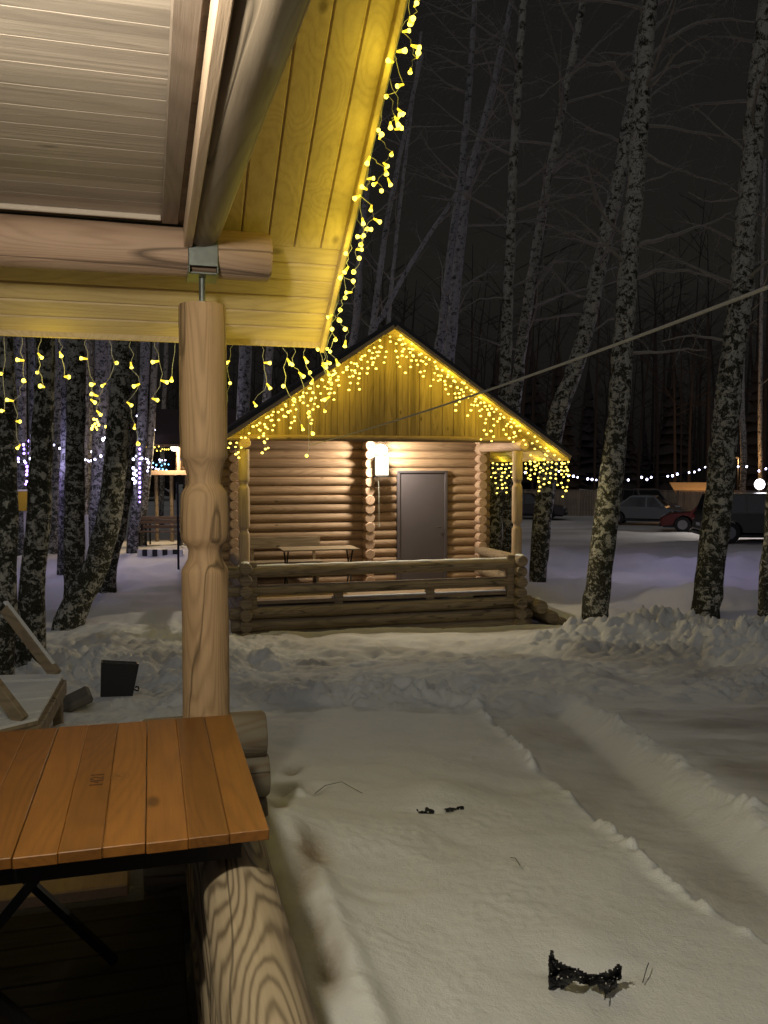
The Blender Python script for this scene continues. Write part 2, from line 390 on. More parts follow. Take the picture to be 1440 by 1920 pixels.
def ground(X, Y):
    U = X * cY + Y * sY; V = -X * sY + Y * cY
    H = h0(Y).copy()
    dirt = np.zeros_like(H); packed = np.zeros_like(H)
    near = 1 - sstep(14, 24, Y)
    H += fbm(X, Y, .35, 3) * .10 * sstep(3, 7, Y) + fbm(X, Y, 1.3, 4) * .035 + fbm(X, Y, 6, 3) * .010
    # track
    a, r, t = trk_l(Y), trk_r(Y), trk_t(Y)
    on = (1 - sstep(6.5, 7.3, Y)) * sstep(-1, 1.5, Y)
    dep = sstep(a - .02, a + .05, X) * (1 - sstep(r - .03, t, X)) * on
    H -= dep * (.045 + .004 * fbm(X, Y, 9, 3))
    packed += dep * (.36 + .3 * fbm(X, Y * .5, 4, 4)) * (1 - .8 * sstep(r - .04, r + .06, X))
    H += sstep(r, t + .03, X) * .075 * on * (1 - .5 * sstep(0, 1.2, X - t))
    fresh_lit = np.exp(-((X - a + .005) / .05) ** 2) * on + np.exp(-((X - t + .03) / .13) ** 2) * on
    packed += .24 * near * np.clip(1 - fresh_lit * 1.2, 0, 1)  # ridges kept paler: fresh snow, plus their lamplight painted in
    crumb = np.sqrt(np.clip(1 - (worley(X, Y, 13) / .62) ** 2, 0, 1)) + .6 * np.sqrt(np.clip(1 - (worley(X, Y, 26, 3) / .62) ** 2, 0, 1))
    jag = np.clip(.45 + 1.7 * fbm(X, Y, 4.5, 3, .6, 5), 0, 1.3) * crumb
    H += np.exp(-((X - a + .01) / .035) ** 2) * .034 * jag * on
    H += np.exp(-((X - t - .03) / .06) ** 2) * .036 * np.clip(.4 + 1.8 * fbm(X, Y, 5, 3, .6, 9), 0, 1.3) * crumb * on
    right = sstep(t, t + .3, X) * on
    packed += right * np.clip(.22 + .9 * fbm(X * .7, Y * 2.4, 1.2, 4), 0, .7)
    H += right * fbm(X * .8, Y * 2, 2.6, 4) * .035
    # ploughed bank between the buildings
    edge = 6.7 + .35 * fbm(X, Y, .8, 3)
    bank = sstep(edge, edge + .5, Y) * (1 - sstep(11.8, 13.0, Y))
    cen = np.exp(-((Y - 8.3 - .2 * X * .3) / 1.3) ** 2) * sstep(-1.2, .4, X)
    wx, wy_ = X + .07 * fbm(X, Y, 6, 2), Y + .07 * fbm(X, Y, 6, 2, .5, 21)
    def blk(s_, sd_, R=.60):
        w_ = worley(wx, wy_, s_, sd_); hgt = np.clip(.62 + 1.5 * vnoise(wx * s_ * .55 + sd_, wy_ * s_ * .55), .05, 1.2)
        return np.clip(1 - (w_ / R) ** 2, 0, 1) ** .8 * hgt
    lump = blk(2.4, 0) * .40 + blk(6.5, 3) * .36 + blk(14, 5) * .20 + blk(31, 9) * .10 + .12 * fbm(X, Y, 14, 3)
    rough = bank * (1 - .8 * sstep(9.9, 10.6, Y) * (1 - sstep(1.4, 2.4, X))) * (.25 + .75 * np.clip(.5 + 2.2 * fbm(X, Y, .55, 3, .5, 3), 0, 1))
    H += rough * lump * .25 + bank * .17 * cen + bank * fbm(X, Y, 1.6, 4) * .10
    pile = np.exp(-((Y - 11.6) / 1.15) ** 2) * sstep(1.9, 3.6, X) * (.75 + .7 * fbm(X, Y, .6, 2, .5, 11))
    H += pile * (.50 + .13 * lump)
    pile2 = np.exp(-((Y - 10.2) / .9) ** 2) * sstep(3.2, 4.6, X)
    H += pile2 * (.20 + .12 * lump)
    foot = np.exp(-((Y - 10.4) / 1.5) ** 2) * (1 - sstep(1.2, 2.6, np.abs(X - .4)))
    H -= foot * .07 * np.clip(.42 - worley(X, Y, 2.1, 8), 0, 1) * 3
    packed += bank * np.clip(.1 + .9 * fbm(X, Y, .9, 4, .6, 4), 0, .45)
    # gouge to the right
    H -= .16 * np.exp(-((Y - 9.2 + .25 * (X - 3.4)) / .35) ** 2) * sstep(2.8, 3.6, X)
    # tree line humps / parking lot further out
    H += sstep(13.5, 15, Y) * (1 - sstep(26, 30, Y)) * (fbm(X, Y, .45, 4, .5, 2) * .34 + fbm(X, Y, 1.8, 3) * .06)
    lot = sstep(25, 29, Y + .2 * X)
    packed += lot * .55 + lot * .4 * fbm(X * .3, Y, 1.0, 4)
    packed += sstep(14, 17, Y) * (1 - lot) * .22
    H += lot * fbm(X * .4, Y, 1.6, 3) * .05
    # left yard: trodden snow
    lf = sstep(-1.0, -1.8, X) * sstep(5.2, 6.2, Y) * (1 - sstep(13, 15, Y))
    H += lf * (lump * .10 + fbm(X, Y, 1.5, 4) * .12)
    # thawed, stained hollows under the eave and along the log wall
    wd = U - .31
    for px, py, rx, ry, dp, st in ((548, 1440, .05, .13, .05, .8), (560, 1478, .10, .09, .05, .55), (525, 1540, .05, .15, .05, .65),
                                   (585, 1625, .075, .15, .06, .85), (570, 1700, .05, .16, .04, .6), (615, 1880, .05, .16, .05, .7), (590, 1790, .05, .12, .04, .5)):
        q = blob(X, Y, px, py, rx, ry); H -= q * dp; dirt += q * st
    H += blob(X, Y, 560, 1500, .05, .04) * .05 + blob(X, Y, 590, 1470, .09, .06) * .03
    wall = np.exp(-(wd / .09) ** 2) * (V < 3.6)
    H += .13 * np.exp(-((wd - .05) / .30) ** 2) * (1 - sstep(3.5, 3.9, V)) * (wd > -.25)
    H -= wall * .05; dirt += wall * (.3 + 1.2 * fbm(X, Y, 5, 3)) * (wd > -.1)
    ring = np.exp(-((wd - .23) / .05) ** 2) * (V < 3.3)
    H += ring * .022 * (1 + 2 * fbm(X, Y, 5, 3))
    for px, py, rx, ry in ((218, 1312, .32, .40), (137, 1335, .22, .25)):
        q = np.clip(blob(X, Y, px, py, rx, ry) * 1.5, 0, 1); H = H * (1 - q) + (h0(Y) + .015) * q
    # small mound over a buried thing, dimples, faint footprints
    H += blob(X, Y, 822, 1490, .16, .17) * .055 - blob(X, Y, 800, 1522, .10, .035) * .03
    H += blob(X, Y, 1095, 1775, .13, .13) * .03 - blob(X, Y, 1090, 1822, .14, .03) * .02
    H += blob(X, Y, 760, 1690, .12, .05) * .010 - blob(X, Y, 690, 1700, .06, .04) * .012
    for k in range(0):
        q = (650 + 60 * math.sin(k * 2.2), 1400 + k * 55); H -= blob(X, Y, q[0] + 60, q[1], .07, .05) * .010
    pits = np.clip(.36 - worley(X, Y, 1.35, 14), 0, 1) * near * sstep(2.2, 3, Y)
    H -= pits * .10 * (1 - bank) * (1 - dep) * (X < t) ; H += blk(21, 7, .5) * .006 * np.clip(fbm(X, Y, 2.2, 3, .5, 31) * 3 - .2, 0, 1) * near * (1 - bank)
    # in front of the cabin: lower, and a hump at the steps
    cu = U - 3.7; cv = V - 13.37
    under = sstep(-.35, 0, cv) * (1 - sstep(6, 6.4, cv)) * (1 - sstep(2.5, 2.8, np.abs(cu)))
    H = H * (1 - under) + (-.02) * under
    fr = np.exp(-((cv + .75) / .4) ** 2) * (1 - sstep(2.2, 2.8, np.abs(cu)))
    H += fr * (-.02 + .05 * fbm(X, Y, 1.1, 3)) * near
    packed += fr * .5  # greyer band of snow in front of the porch rail
    # under the gazebo floor
    inside = (1 - sstep(.10, .22, U)) * (1 - sstep(3.38, 3.55, V)) * sstep(-4.6, -4.2, U) * sstep(-1.3, -1.0, V)
    H = H * (1 - inside) + .70 * inside
    return H, np.clip(dirt, 0, 1), np.clip(packed, 0, 1)

rows = np.concatenate([np.linspace(-40, 0, 24)[:-1], np.linspace(0, 1.4, 30)[:-1], 1.4 * np.exp(np.linspace(0, math.log(14 / 1.4), 640))[:-1],
                       14 * np.exp(np.linspace(0, math.log(150 / 14), 150))])
tcol = np.linspace(-1, 1, 640); tcol = .55 * tcol + .45 * tcol ** 3
halfw = 2.6 + 1.15 * np.maximum(rows, 0) + np.maximum(-rows, 0) * .8
Xg = halfw[:, None] * tcol[None, :]; Yg = np.repeat(rows[:, None], len(tcol), 1)
Hg, Dg, Pg = ground(Xg, Yg)
nr_, nc_ = Xg.shape
me = bpy.data.meshes.new('snow_ground')
co = np.stack([Xg, Yg, Hg], -1).reshape(-1, 3)
me.vertices.add(len(co)); me.vertices.foreach_set('co', co.ravel())
ii = (np.arange(nr_ - 1)[:, None] * nc_ + np.arange(nc_ - 1)[None, :]).ravel()
q = np.stack([ii, ii + 1, ii + nc_ + 1, ii + nc_], -1)
me.loops.add(q.size); me.loops.foreach_set('vertex_index', q.ravel())
me.polygons.add(len(q)); me.polygons.foreach_set('loop_start', np.arange(0, q.size, 4))
me.polygons.foreach_set('use_smooth', np.ones(len(q), bool))
for nm, A in (('dirt', Dg), ('packed', Pg)):
    at_ = me.attributes.new(nm, 'FLOAT', 'POINT'); at_.data.foreach_set('value', A.ravel().astype(np.float32))
me.update(); me.validate(); me.materials.append(M['snow'])
go = bpy.data.objects.new('snow_ground', me); C.objects.link(go); structure(go)
def gz(x, y):
    a, _, _ = ground(np.array([[float(x)]]), np.array([[float(y)]])); return float(a[0, 0])

# ------------------------------------------------------------------ gazebo (the shelter the photo is taken from)
PU, PV = .201, 3.377
FL = 1.0
G0 = (-1.8, 1.34, FL)
gaz = thing('gazebo', 'wooden shelter with a turned pine post, log rail and boarded ceiling, near the orange table', 'gazebo', W(*G0), YAW)
def gpart(name, mb, m_, parent=None): return mb.build(name, m_, parent or gaz, G0 if parent is None else (0, 0, 0))

def post_profile(z0, z1, r, rn, zc):      # zc(t) heights of the two turned necks, from the photo
    a, b_, c_, d_, e_, f_, g_, h_ = zc
    return [(z0, r * 1.02), (z0 + .03, r), (h_, r), (h_ + .012, r * .97), (g_, rn * 1.05), (f_, rn), (f_ + .02, rn * 1.1), (e_, r * .96), (e_ + .02, r * 1.01),
            ((e_ + d_) / 2, r * 1.03), (d_ - .02, r * 1.0), (d_, r * .95), (c_ - .015, rn * 1.15), (c_, rn), (b_, rn * 1.05), (a - .012, r * .9), (a, r), (a + .03, r), (z1 - .008, r * .99), (z1, r * .96)]
zc = (2.65, 2.585, 2.552, 2.515, 2.325, 2.290, 2.258, 2.205)
def dense(prof, st=.03):
    out = []
    for (z0, r0), (z1, r1) in zip(prof, prof[1:]):
        k = max(1, int(abs(z1 - z0) / st))
        for i in range(k): out.append((z0 + (z1 - z0) * i / k, r0 + (r1 - r0) * i / k))
    return out + [prof[-1]]
for uu, vv in ((PU, PV), (-3.8, PV), (PU, -.7), (-3.8, -.7)):
    mb = MB(); mb.lathe(0, 0, [(z - FL, r) for z, r in dense(post_profile(1.63, 3.232, .0905, .063, zc))], 32, .02)
    p_ = mb.build('post', M['post'], gaz); p_.location = (uu - G0[0], vv - G0[1], 0)
    mb = MB(); mb.tube([(0, 0, 3.225 - FL), (0, 0, 3.40 - FL)], .0125, 12); s_ = mb.build('threaded_rod', M['zinc'], p_)
    mb = MB(); mb.tube([(0, 0, 3.232 - FL), (0, 0, 3.246 - FL)], .026, 6, sm=False); mb.build('nut', M['zinc'], p_)
    mb = MB()                              # U bracket cupping the plate log
    for s in (-1, 1): mb.cbox((0 + s * .052, -.0, 3.40 - FL), (.006, .19, .13), .002)
    mb.cbox((0, -.094, 3.415 - FL), (.108, .006, .11), .002); mb.cbox((0, 0, 3.338 - FL), (.115, .16, .008), .002)
    mb.build('bracket', M['zinc'], p_)
# log walls: stacked logs
lr = .0915; sp_ = .165
mb = MB()
for k in range(4): mb.log((PU, -1.0, 1.558 - k * sp_), (PU, PV + .02, 1.558 - k * sp_), lr, 32, k, .05)
gpart('log_wall', mb, M['rail_v'])
mb = MB()
for k in range(5): mb.log((-.045, PV + .01, 1.548 - k * sp_), (.432 + .010 * (k % 2), PV + .01, 1.548 - k * sp_), lr, 26, 9 + k, .05)
gpart('corner_log_ends', mb, M['rail_u'])
mb = MB()
for k in range(4): mb.log((-3.8, -1.0, 1.558 - k * sp_), (-3.8, PV + .2, 1.558 - k * sp_), lr, 20, 20 + k)
gpart('log_wall', mb, M['rail_v'])
mb = MB()
for k in range(4): mb.log((-4.1, -.7, 1.548 - k * sp_), (.5, -.7, 1.548 - k * sp_), lr, 20, 26 + k)
gpart('log_wall', mb, M['rail_u'])
# floor boards
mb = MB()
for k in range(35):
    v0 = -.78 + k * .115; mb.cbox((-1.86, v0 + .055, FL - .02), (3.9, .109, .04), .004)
gpart('floor', mb, M['floor_shaded'])
mb = MB(); mb.cbox((-2.0, 3.385, FL + .012), (3.8, .17, .05), .006); gpart('lit_floor_strip', mb, M['lit_wood'])  # added pale board standing in for the lamp-lit strip of floor
for vv, sd_ in ((PV, 2), (-.7, 3)):
    mb = MB(); mb.log((-4.0, vv, 3.428), (.462, vv, 3.428), .092, 32, sd_, .03); gpart('plate_log', mb, M['log_u'])
for uu, sd_ in ((PU, 4), (-3.8, 5)):
    mb = MB(); a_ = Vector((uu + .058, -1.1, 3.495)); b_ = Vector((uu - .006, PV + .03, 3.50))
    n_ = 26; mb.tube([a_.lerp(b_, k / n_) for k in range(n_ + 1)], [.098 - .030 * k / n_ for k in range(n_ + 1)], 22, True, .05, sd_)
    gpart('roof_log', mb, M['log_v'])
# batten under the outer edge of the roof log, trim board inside
mb = MB(); mb.cbox((PU + .101, 1.2, 3.478), (.014, 4.3, .014), .003, Matrix.Rotation(.022, 3, 'Z')); gpart('batten', mb, M['soffit_v'])
mb = MB(); mb.cbox((PU - .064, 1.25, 3.466), (.030, 4.2, .084), .003, Matrix.Rotation(-.004, 3, 'Z')); gpart('log_lit_side', mb, M['lit_wood'])  # added pale board standing in for the roof log's lamp-lit side
mb = MB(); mb.cbox((PU - .118, 1.25, 3.526), (.062, 4.15, .018), .004); gpart('trim_board', mb, M['trim'])
mb = MB(); mb.cbox((-1.9, PV - .098, 3.524), (3.9, .014, .020), .003); gpart('ceiling_bead', mb, M['ceil'])
mb = MB(); mb.panel((-3.8, -.7, 3.535), (1, 0, 0), (0, 1, 0), (0, 0, 1), 3.98, 4.092, .124, .0025, .003); gpart('ceiling', mb, M['ceil'])
SL = .69; th = math.atan(SL); RU = .788; EV = 3.94; EZ = 3.19; RV = 1.34
ls = math.hypot(1, SL)
RZ = EZ + (EV - RV) * SL
up_n = Vector((0, SL, 1)).normalized()       # outward normal of the far slope
mb = MB()                                     # eave soffit: boards along the eave
d_up = Vector((0, -1, SL)).normalized()
mb.panel((-4.5, EV, EZ), (1, 0, 0), d_up, up_n, RU + 4.5, (EV - (PV + .10)) * ls, .097, .007, .009)
gpart('eave_soffit', mb, M['soffit_u'])
mb = MB()                                     # overhang past the gable: boards running up the slope
for sg in (1, -1):
    vv = EV if sg == 1 else 2 * RV - EV
    st = (EV - (PV + .10)) if sg == 1 else 0
    o_ = (PU + .05, vv - sg * st, EZ + SL * st - .004)
    mb.panel(o_, Vector((0, -sg, SL)), (1, 0, 0), Vector((0, sg * SL, 1)), (EV - RV - st) * ls, RU - PU - .05, .118, .006, .009)
gpart('overhang_soffit', mb, M['soffit_v'])
mb = MB()                                     # roof slabs
for sg in (1, -1):
    ve = RV + sg * (EV - RV + .02); t = .035; T = .075
    A = []
    for (vv, zz) in ((ve, EZ - .02 * SL + t), (RV, RZ + t), (RV, RZ + T + .03), (ve, EZ - .02 * SL + T)):
        A += [(-4.55, vv, zz), (RU + .012, vv, zz)]
    mb.add(A, [(0, 1, 3, 2), (2, 3, 5, 4), (4, 5, 7, 6), (6, 7, 1, 0), (0, 2, 4, 6), (1, 7, 5, 3)])
gpart('roof', mb, M['roofing'])
mb = MB()                                     # rake board and eave board
for sg in (1, -1):
    ang = -sg * th
    L = (EV - RV) * ls; cv = RV + sg * (EV - RV) / 2; cz = EZ + (EV - RV) * SL / 2
    mb.cbox((RU - .012, cv, cz - .006), (.022, L + .02, .085), .003, Matrix.Rotation(ang, 3, 'X'))
mb.cbox((-1.85, EV + .004, EZ - .004), (5.28, .018, .034), .003)
gpart('fascia', mb, M['soffit_v'])
mb = MB()                                     # boarded gable above the roof log
mb.add([(PU + .03, RV - 2.3, 3.56), (PU + .03, RV + 2.1, 3.56), (PU + .03, RV, RZ + .02), (PU + .05, RV - 2.3, 3.56), (PU + .05, RV + 2.1, 3.56), (PU + .05, RV, RZ + .02)],
       [(0, 1, 2), (5, 4, 3), (0, 3, 4, 1), (1, 4, 5, 2), (2, 5, 3, 0)])
gpart('gable_boarding', mb, M['soffit_v'])

# the shelter's own ceiling lamp (just outside the frame)
lu, lv, lz = -.35, 1.22, 3.44
cl_ = thing('ceiling_lamp', 'round glass lamp fixed to the shelter ceiling boards', 'lamp', W(lu, lv, 3.55), YAW)
mb = MB(); mb.lathe(0, 0, [(-.03, .085), (-.005, .09), (0, .09)], 24); mb.build('lamp_base', M['whitebox'], cl_)
mb = MB(); mb.lathe(0, 0, [(-.10, .02), (-.095, .045), (-.07, .068), (-.03, .075)], 24); mb.build('lamp_glass', M['lamp'], cl_)
light('ceiling_lamp_light', W(lu, lv, 3.32), 108, (1.0, .93, .75), .08)

# ------------------------------------------------------------------ table
TU1, TV0, TV1, TZ = .262, 1.985, 2.975, 1.75
tab = thing('wooden_table', 'orange varnished plank table with dark stamp marks beside the log rail', 'table', W(-.3, 2.48, FL), YAW)
T0 = (-.3, 2.48, FL)
mb = MB(); bw = .0945
for k in range(13):
    u1 = TU1 - k * bw
    mb.cbox((u1 - bw / 2 + .0005 * (k % 3), (TV0 + TV1) / 2, TZ - .013), (bw - .0012, TV1 - TV0 + .004 * ((k * 7) % 3 - 1), .026), .0018)
mb.build('tabletop', M['table'], tab, T0)
mb = MB(); mb.box((-.36, TV0 + .06, TZ - .055), (1.12, .03, .05)); mb.box((-.36, TV1 - .06, TZ - .055), (1.12, .03, .05)); mb.build('apron', M['iron'], tab, T0)
for vv in (TV0 + .22, TV1 - .16):
    for s in (-1, 1):
        mb = MB(); a_ = Vector((-.46 - s * .26, vv + s * .012, TZ - .05)); b_ = Vector((-.46 + s * .33, vv + s * .012, FL + .01)); mb.tube([a_, b_], .017, 4, sm=False)
        mb.build('leg', M['iron'], tab, T0)
# stamped digits and round mark, burnt into the boards
def text_mesh(body, size, name, m_, parent, loc, rz, ext=.0006):
    cu_ = bpy.data.curves.new('tmp', 'FONT'); cu_.body = body; cu_.size = size; cu_.extrude = ext; cu_.align_x = 'CENTER'; cu_.align_y = 'CENTER'
    to = bpy.data.objects.new('tmp', cu_); C.objects.link(to)
    dg = bpy.context.evaluated_depsgraph_get(); dg.update()
    me_ = bpy.data.meshes.new_from_object(to.evaluated_get(dg)); me_.name = name
    bpy.data.objects.remove(to); me_.materials.clear(); me_.materials.append(m_)
    o = bpy.data.objects.new(name, me_); C.objects.link(o); o.parent = parent; o.location = loc; o.rotation_euler = (0, 0, rz); return o
M['stamp'] = plain('dark_stamp_ink', (.075, .035, .018), .6)
M['stamp2'] = plain('faded_stamp_ink', (.16, .085, .03), .6)
def on_plane(px, py, z):
    d = ray(px, py); t = (z - EYE) / d.z; return Vector((0, 0, EYE)) + d * t
def tl(px, py):
    q = on_plane(px, py, TZ); u, v = UV(q.x, q.y); return (u - T0[0], v - T0[1], TZ - T0[2] + .0008)
text_mesh('1421', .052, 'stamped_digits', M['stamp'], tab, tl(183, 1462), math.pi / 2)
mb = MB(); c0 = tl(224, 1456)
for rr, n_ in ((.024, 24), (.016, 20)):
    for k in range(n_):
        a0, a1 = 2 * math.pi * k / n_, 2 * math.pi * (k + 1) / n_
        vs_ = [(c0[0] + r_ * math.cos(a) * 1.1, c0[1] + r_ * math.sin(a) * 1.3, c0[2]) for a in (a0, a1) for r_ in (rr - .0018, rr)]
        mb.add(vs_, [(0, 1, 3, 2)])
mb.box((c0[0], c0[1], c0[2]), (.018, .003, .0004)); mb.box((c0[0] - .004, c0[1] + .008, c0[2]), (.012, .003, .0004))
mb.build('round_stamp', M['stamp2'], tab)

# ------------------------------------------------------------------ fairy lights
def bulb_mesh(name, kind, m_):
    mb = MB()
    if kind == 'cone':
        mb.tube([(0, 0, 0), (0, 0, -.006), (0, 0, -.022), (0, 0, -.033), (0, 0, -.036)], [.0035, .0042, .006, .0095, .0065], 10)
    elif kind == 'dot': mb.tube([(0, 0, .012), (0, 0, .006), (0, 0, -.006), (0, 0, -.012)], [.009, .0185, .0185, .009], 7)
    else: mb.tube([(0, 0, .04), (0, 0, .02), (0, 0, -.02), (0, 0, -.04)], [.016, .036, .036, .016], 8)
    o = mb.build(name, m_); me_ = o.data
    if kind == 'cone':
        me_.materials.append(M['yb_hot'])
        for p_ in me_.polygons:
            if p_.center.z < -.021: p_.material_index = 1
    bpy.data.objects.remove(o); return me_
BM = {'near': bulb_mesh('bulb', 'cone', M['yb']), 'far': bulb_mesh('bulb', 'dot', M['yb_far']), 'white': bulb_mesh('bulb', 'big', M['wb']),
      'violet': bulb_mesh('bulb', 'big', M['pb']), 'blue': bulb_mesh('bulb', 'big', M['bb']), 'ybig': bulb_mesh('bulb', 'big', M['yb_far'])}
def put_bulb(parent, mesh, loc, rot=(0, 0, 0), s=1):
    o = bpy.data.objects.new('bulb', mesh); C.objects.link(o); o.parent = parent; o.location = loc; o.rotation_euler = rot; o.scale = (s, s, s); return o
def curtain(label, anchors, drops, kind, rnd, cr=.0016, group=None, wig=.012, lights=()):
    """anchors: world points of the main cord; drops: (world anchor, [world bulb points])"""
    base = Vector(anchors[0])
    t = thing('fairy_lights', label, 'fairy lights', base, 0, group)
    mb = MB(); mb.tube([Vector(a) - base for a in anchors], cr, 4)
    nb = 0
    for a, bulbs in drops:
        pts = [Vector(a)]
        for q in bulbs:
            q = Vector(q); p0 = pts[-1]
            for k in (.33, .66):
                pts.append(p0.lerp(q, k) + Vector((rnd.uniform(-wig, wig), rnd.uniform(-wig, wig) * .5, 0)))
            pts.append(q)
            if nb < 100:
                if kind == 'near':
                    put_bulb(t, BM['near'], q - base, (rnd.uniform(-1.9, 1.9), rnd.uniform(-1.9, 1.9), 0), rnd.uniform(.74, 1.02))
                else: put_bulb(t, BM[kind], q - base, (rnd.uniform(-.5, .5), 0, 0), rnd.uniform(.8, 1.15))
            nb += 1
        mb.tube([p - base for p in pts], cr * .75, 3, False)
    mb.build('cord', M['wire'], t)
    return t
rnd = random.Random(5)
YEL = (1.0, .83, .07)
# far eave of the shelter, drop by drop as in the photo
def eave_u(px): r_ = (px - 720) / F; return EV * (sY + r_ * cY) / (cY - r_ * sY)
drops_px = [(12, [(5, 700), (8, 770)]), (45, [(45, 676), (48, 716), (25, 752), (30, 790), (38, 834)]), (82, [(71, 662), (72, 696), (83, 726)]), (118, [(112, 660), (121, 706)]),
            (166, [(164, 673), (178, 720), (170, 749)]), (206, [(215, 679), (198, 719), (184, 743), (181, 770)]), (250, [(245, 679), (262, 720), (238, 754), (253, 795), (258, 828)]),
            (292, [(298, 677), (301, 713), (285, 747)]), (332, [(322, 707)]), (443, [(430, 677), (432, 718), (424, 770)]), (492, [(495, 680), (500, 719), (475, 753)]),
            (530, [(538, 672), (534, 723), (551, 751), (565, 796)]), (552, [(550, 684), (560, 698), (580, 776), (577, 854)]), (575, [(570, 669), (580, 697), (587, 711), (584, 810)]), (600, [(604, 652), (604, 681)])]
drops = []
for px, bl in drops_px:
    u = eave_u(px); a = W(u, EV + .02, EZ - .01); drops.append((a, [P(x, y, a.y + .02 * math.sin(x)) for x, y in bl]))
anch = [W(-2.6 + k * .12, EV + .02, EZ - .012 + .006 * math.sin(k * 1.7)) for k in range(29)]
curtain('yellow icicle lights hanging in a sparse row from the far eave behind the turned post', anch, drops, 'near', rnd)
# rake of the shelter
drops = []; s = 0.02
pat = [5, 3, 4, 2, 5, 3, 2, 4, 3, 5, 2, 4]
k = 0
while s < 1.75:
    v = EV - s; a = W(RU + .012, v, EZ + SL * s - .01)
    q = []; dz = .05
    for j in range(pat[k % 12]):
        dz += rnd.uniform(.028, .062); q.append(a + Vector((rnd.uniform(-.03, .03), rnd.uniform(-.015, .015), -dz)))
    drops.append((a, q)); s += rnd.uniform(.065, .095); k += 1
anch = [W(RU + .012, EV - s_, EZ + SL * s_ - .008) for s_ in np.linspace(0, 1.95, 24)]
curtain('dense yellow icicle lights running up the sloping roof edge against the dark sky', anch, drops, 'near', rnd)
for s_ in (.03, .22, .42, .60, .82, 1.0, 1.22, 1.45, 1.7, 2.0, 2.3):
    light('fairy_glow', W(RU - .03, EV - s_, EZ + SL * s_ - .15), .62 if s_ not in (.60, 1.22) else .85, YEL, .06)
for u in (-2.2, -1.6, -1.0, -.4, .2, .62):
    light('fairy_glow', W(u, EV - .03, EZ - .15), .6, YEL, .06)

# ------------------------------------------------------------------ log cabin opposite
CU, CV = 3.7, 13.37
cab = thing('log_cabin', 'small log cabin with gabled roof outlined in yellow lights and a railed porch', 'cabin', W(CU, CV, 0), YAW)
def cw(x, y, z): return W(CU + x, CV + y, z)
WX = 2.3; WY = 1.8; BY = 6.0; DK = .55
def cpart(name, mb, m_, parent=None): return mb.build(name, m_, parent or cab)
zs = [DK + .06 + .163 * k for k in range(17)]
mb = MB()
for k, z in enumerate(zs):                  # front wall beside the doorway (0.686..1.631), full above
    if z < 2.52:
        mb.log((-WX - .22, WY, z), (.67, WY, z), .0905, 18, k, .02); mb.log((1.65, WY, z), (WX + .22, WY, z), .0905, 18, k + 40, .02)
    elif z < 3.3: mb.log((-WX - .22, WY, z), (WX + .22, WY, z), .0905, 18, k, .02)
cpart('front_wall', mb, M['cab_log'])
mb = MB()
for k, z in enumerate(zs): mb.log((-WX - .2, BY, z), (WX + .2, BY, z), .09, 10, k)
cpart('rear_wall', mb, M['cab_log'])
for sx_ in (-1, 1):
    mb = MB()
    for k, z in enumerate(zs):
        mb.log((sx_ * WX, WY - .26, z - .08), (sx_ * WX, BY + .2, z - .08), .088, 14, k + 7, .02)
    cpart('side_wall', mb, M['cab_end'])
mb = MB()
for k, z in enumerate(zs):
    if z < 3.3: mb.log((.105, WY - .34 + .012 * ((k * 5) % 3), z - .01), (.105, WY + .1, z - .01), .092, 18, k + 3, .03)
cpart('partition_log_ends', mb, M['cab_end'])
mb = MB(); mb.cbox((1.158, WY - .075, (DK + 2.56) / 2), (.93, .05, 2.0), .006); dr = cpart('door', mb, M['door'])
mb = MB(); mb.cbox((.70, WY - .085, DK + 1.02), (.05, .09, 2.03), .004); mb.cbox((1.618, WY - .085, DK + 1.02), (.05, .09, 2.03), .004)
mb.cbox((1.159, WY - .085, 2.575), (.97, .09, .045), .004); cpart('door_frame', mb, M['door'], dr)
mb = MB(); mb.tube([(1.52, WY - .13, 1.55), (1.52, WY - .15, 1.55), (1.42, WY - .15, 1.55)], .01, 8); cpart('handle', mb, M['zinc'], dr)
# porch deck
mb = MB()
for k in range(14): mb.cbox((0, .02 + .13 * k, DK - .025), (4.7, .124, .05), .004)
cpart('porch_deck', mb, M['deck'])
# turned posts
ck = 3.06 - .02
for x in (-WX, WX):
    zz = [2.44, 2.40, 2.37, 2.33, 1.72, 1.68, 1.65, 1.60]
    mb = MB(); mb.lathe(x, 0, dense(post_profile(1.08, 2.93, .088, .062, zz), .1), 18, .02); cpart('post', mb, M['cab_post'])
# front rail: stacked logs, and side rails
mb = MB(); R_ = .098
for k, z in enumerate((1.02, .72, .37, .17, -.01)):
    mb.log((-WX - .28 + .02 * k, -.02, z), (WX + .06 + (.2 if k > 1 else 0), -.02, z), R_ if k != 1 else .085, 18, k + 60, .04)
cpart('front_rail', mb, M['cab_rail'])
for sx_ in (-1, 1):
    mb = MB()
    for k, z in enumerate((1.10, .92, .74, .56, .38, .2, .03)):
        short = k in (1, 3)
        mb.log((sx_ * WX, -.26 + .015 * (k % 2), z - .02), (sx_ * WX, .24 if short else WY, z - .02), .095, 16, k + 80, .03)
    cpart('side_rail', mb, M['cab_rail'])
for x in (-WX + .12, WX - .14): mb = MB(); mb.cbox((x, -.01, .80), (.13, .17, .74), .01); cpart('rail_block', mb, M['cab_rail'])
for x in (-.8, .75): mb = MB(); mb.cbox((x, .03, .52), (.14, .12, .32), .01); cpart('rail_block', mb, M['cab_rail'])
mb = MB(); pts = [(-WX - .1 + .1 * k, -.02 + .005 * math.sin(k), 1.105 + .003 * math.sin(k * 2.1)) for k in range(46)]
mb.tube(pts, [.045 + .008 * math.sin(k * 1.3) for k in range(46)], 10)
mb.v = [(x, y, 1.105 + (z - 1.105) * .5) for x, y, z in mb.v]
sn_ = cpart('snow_cap', mb, M['snowcap']); sn_['label'] = 'thin line of snow along the top rail'
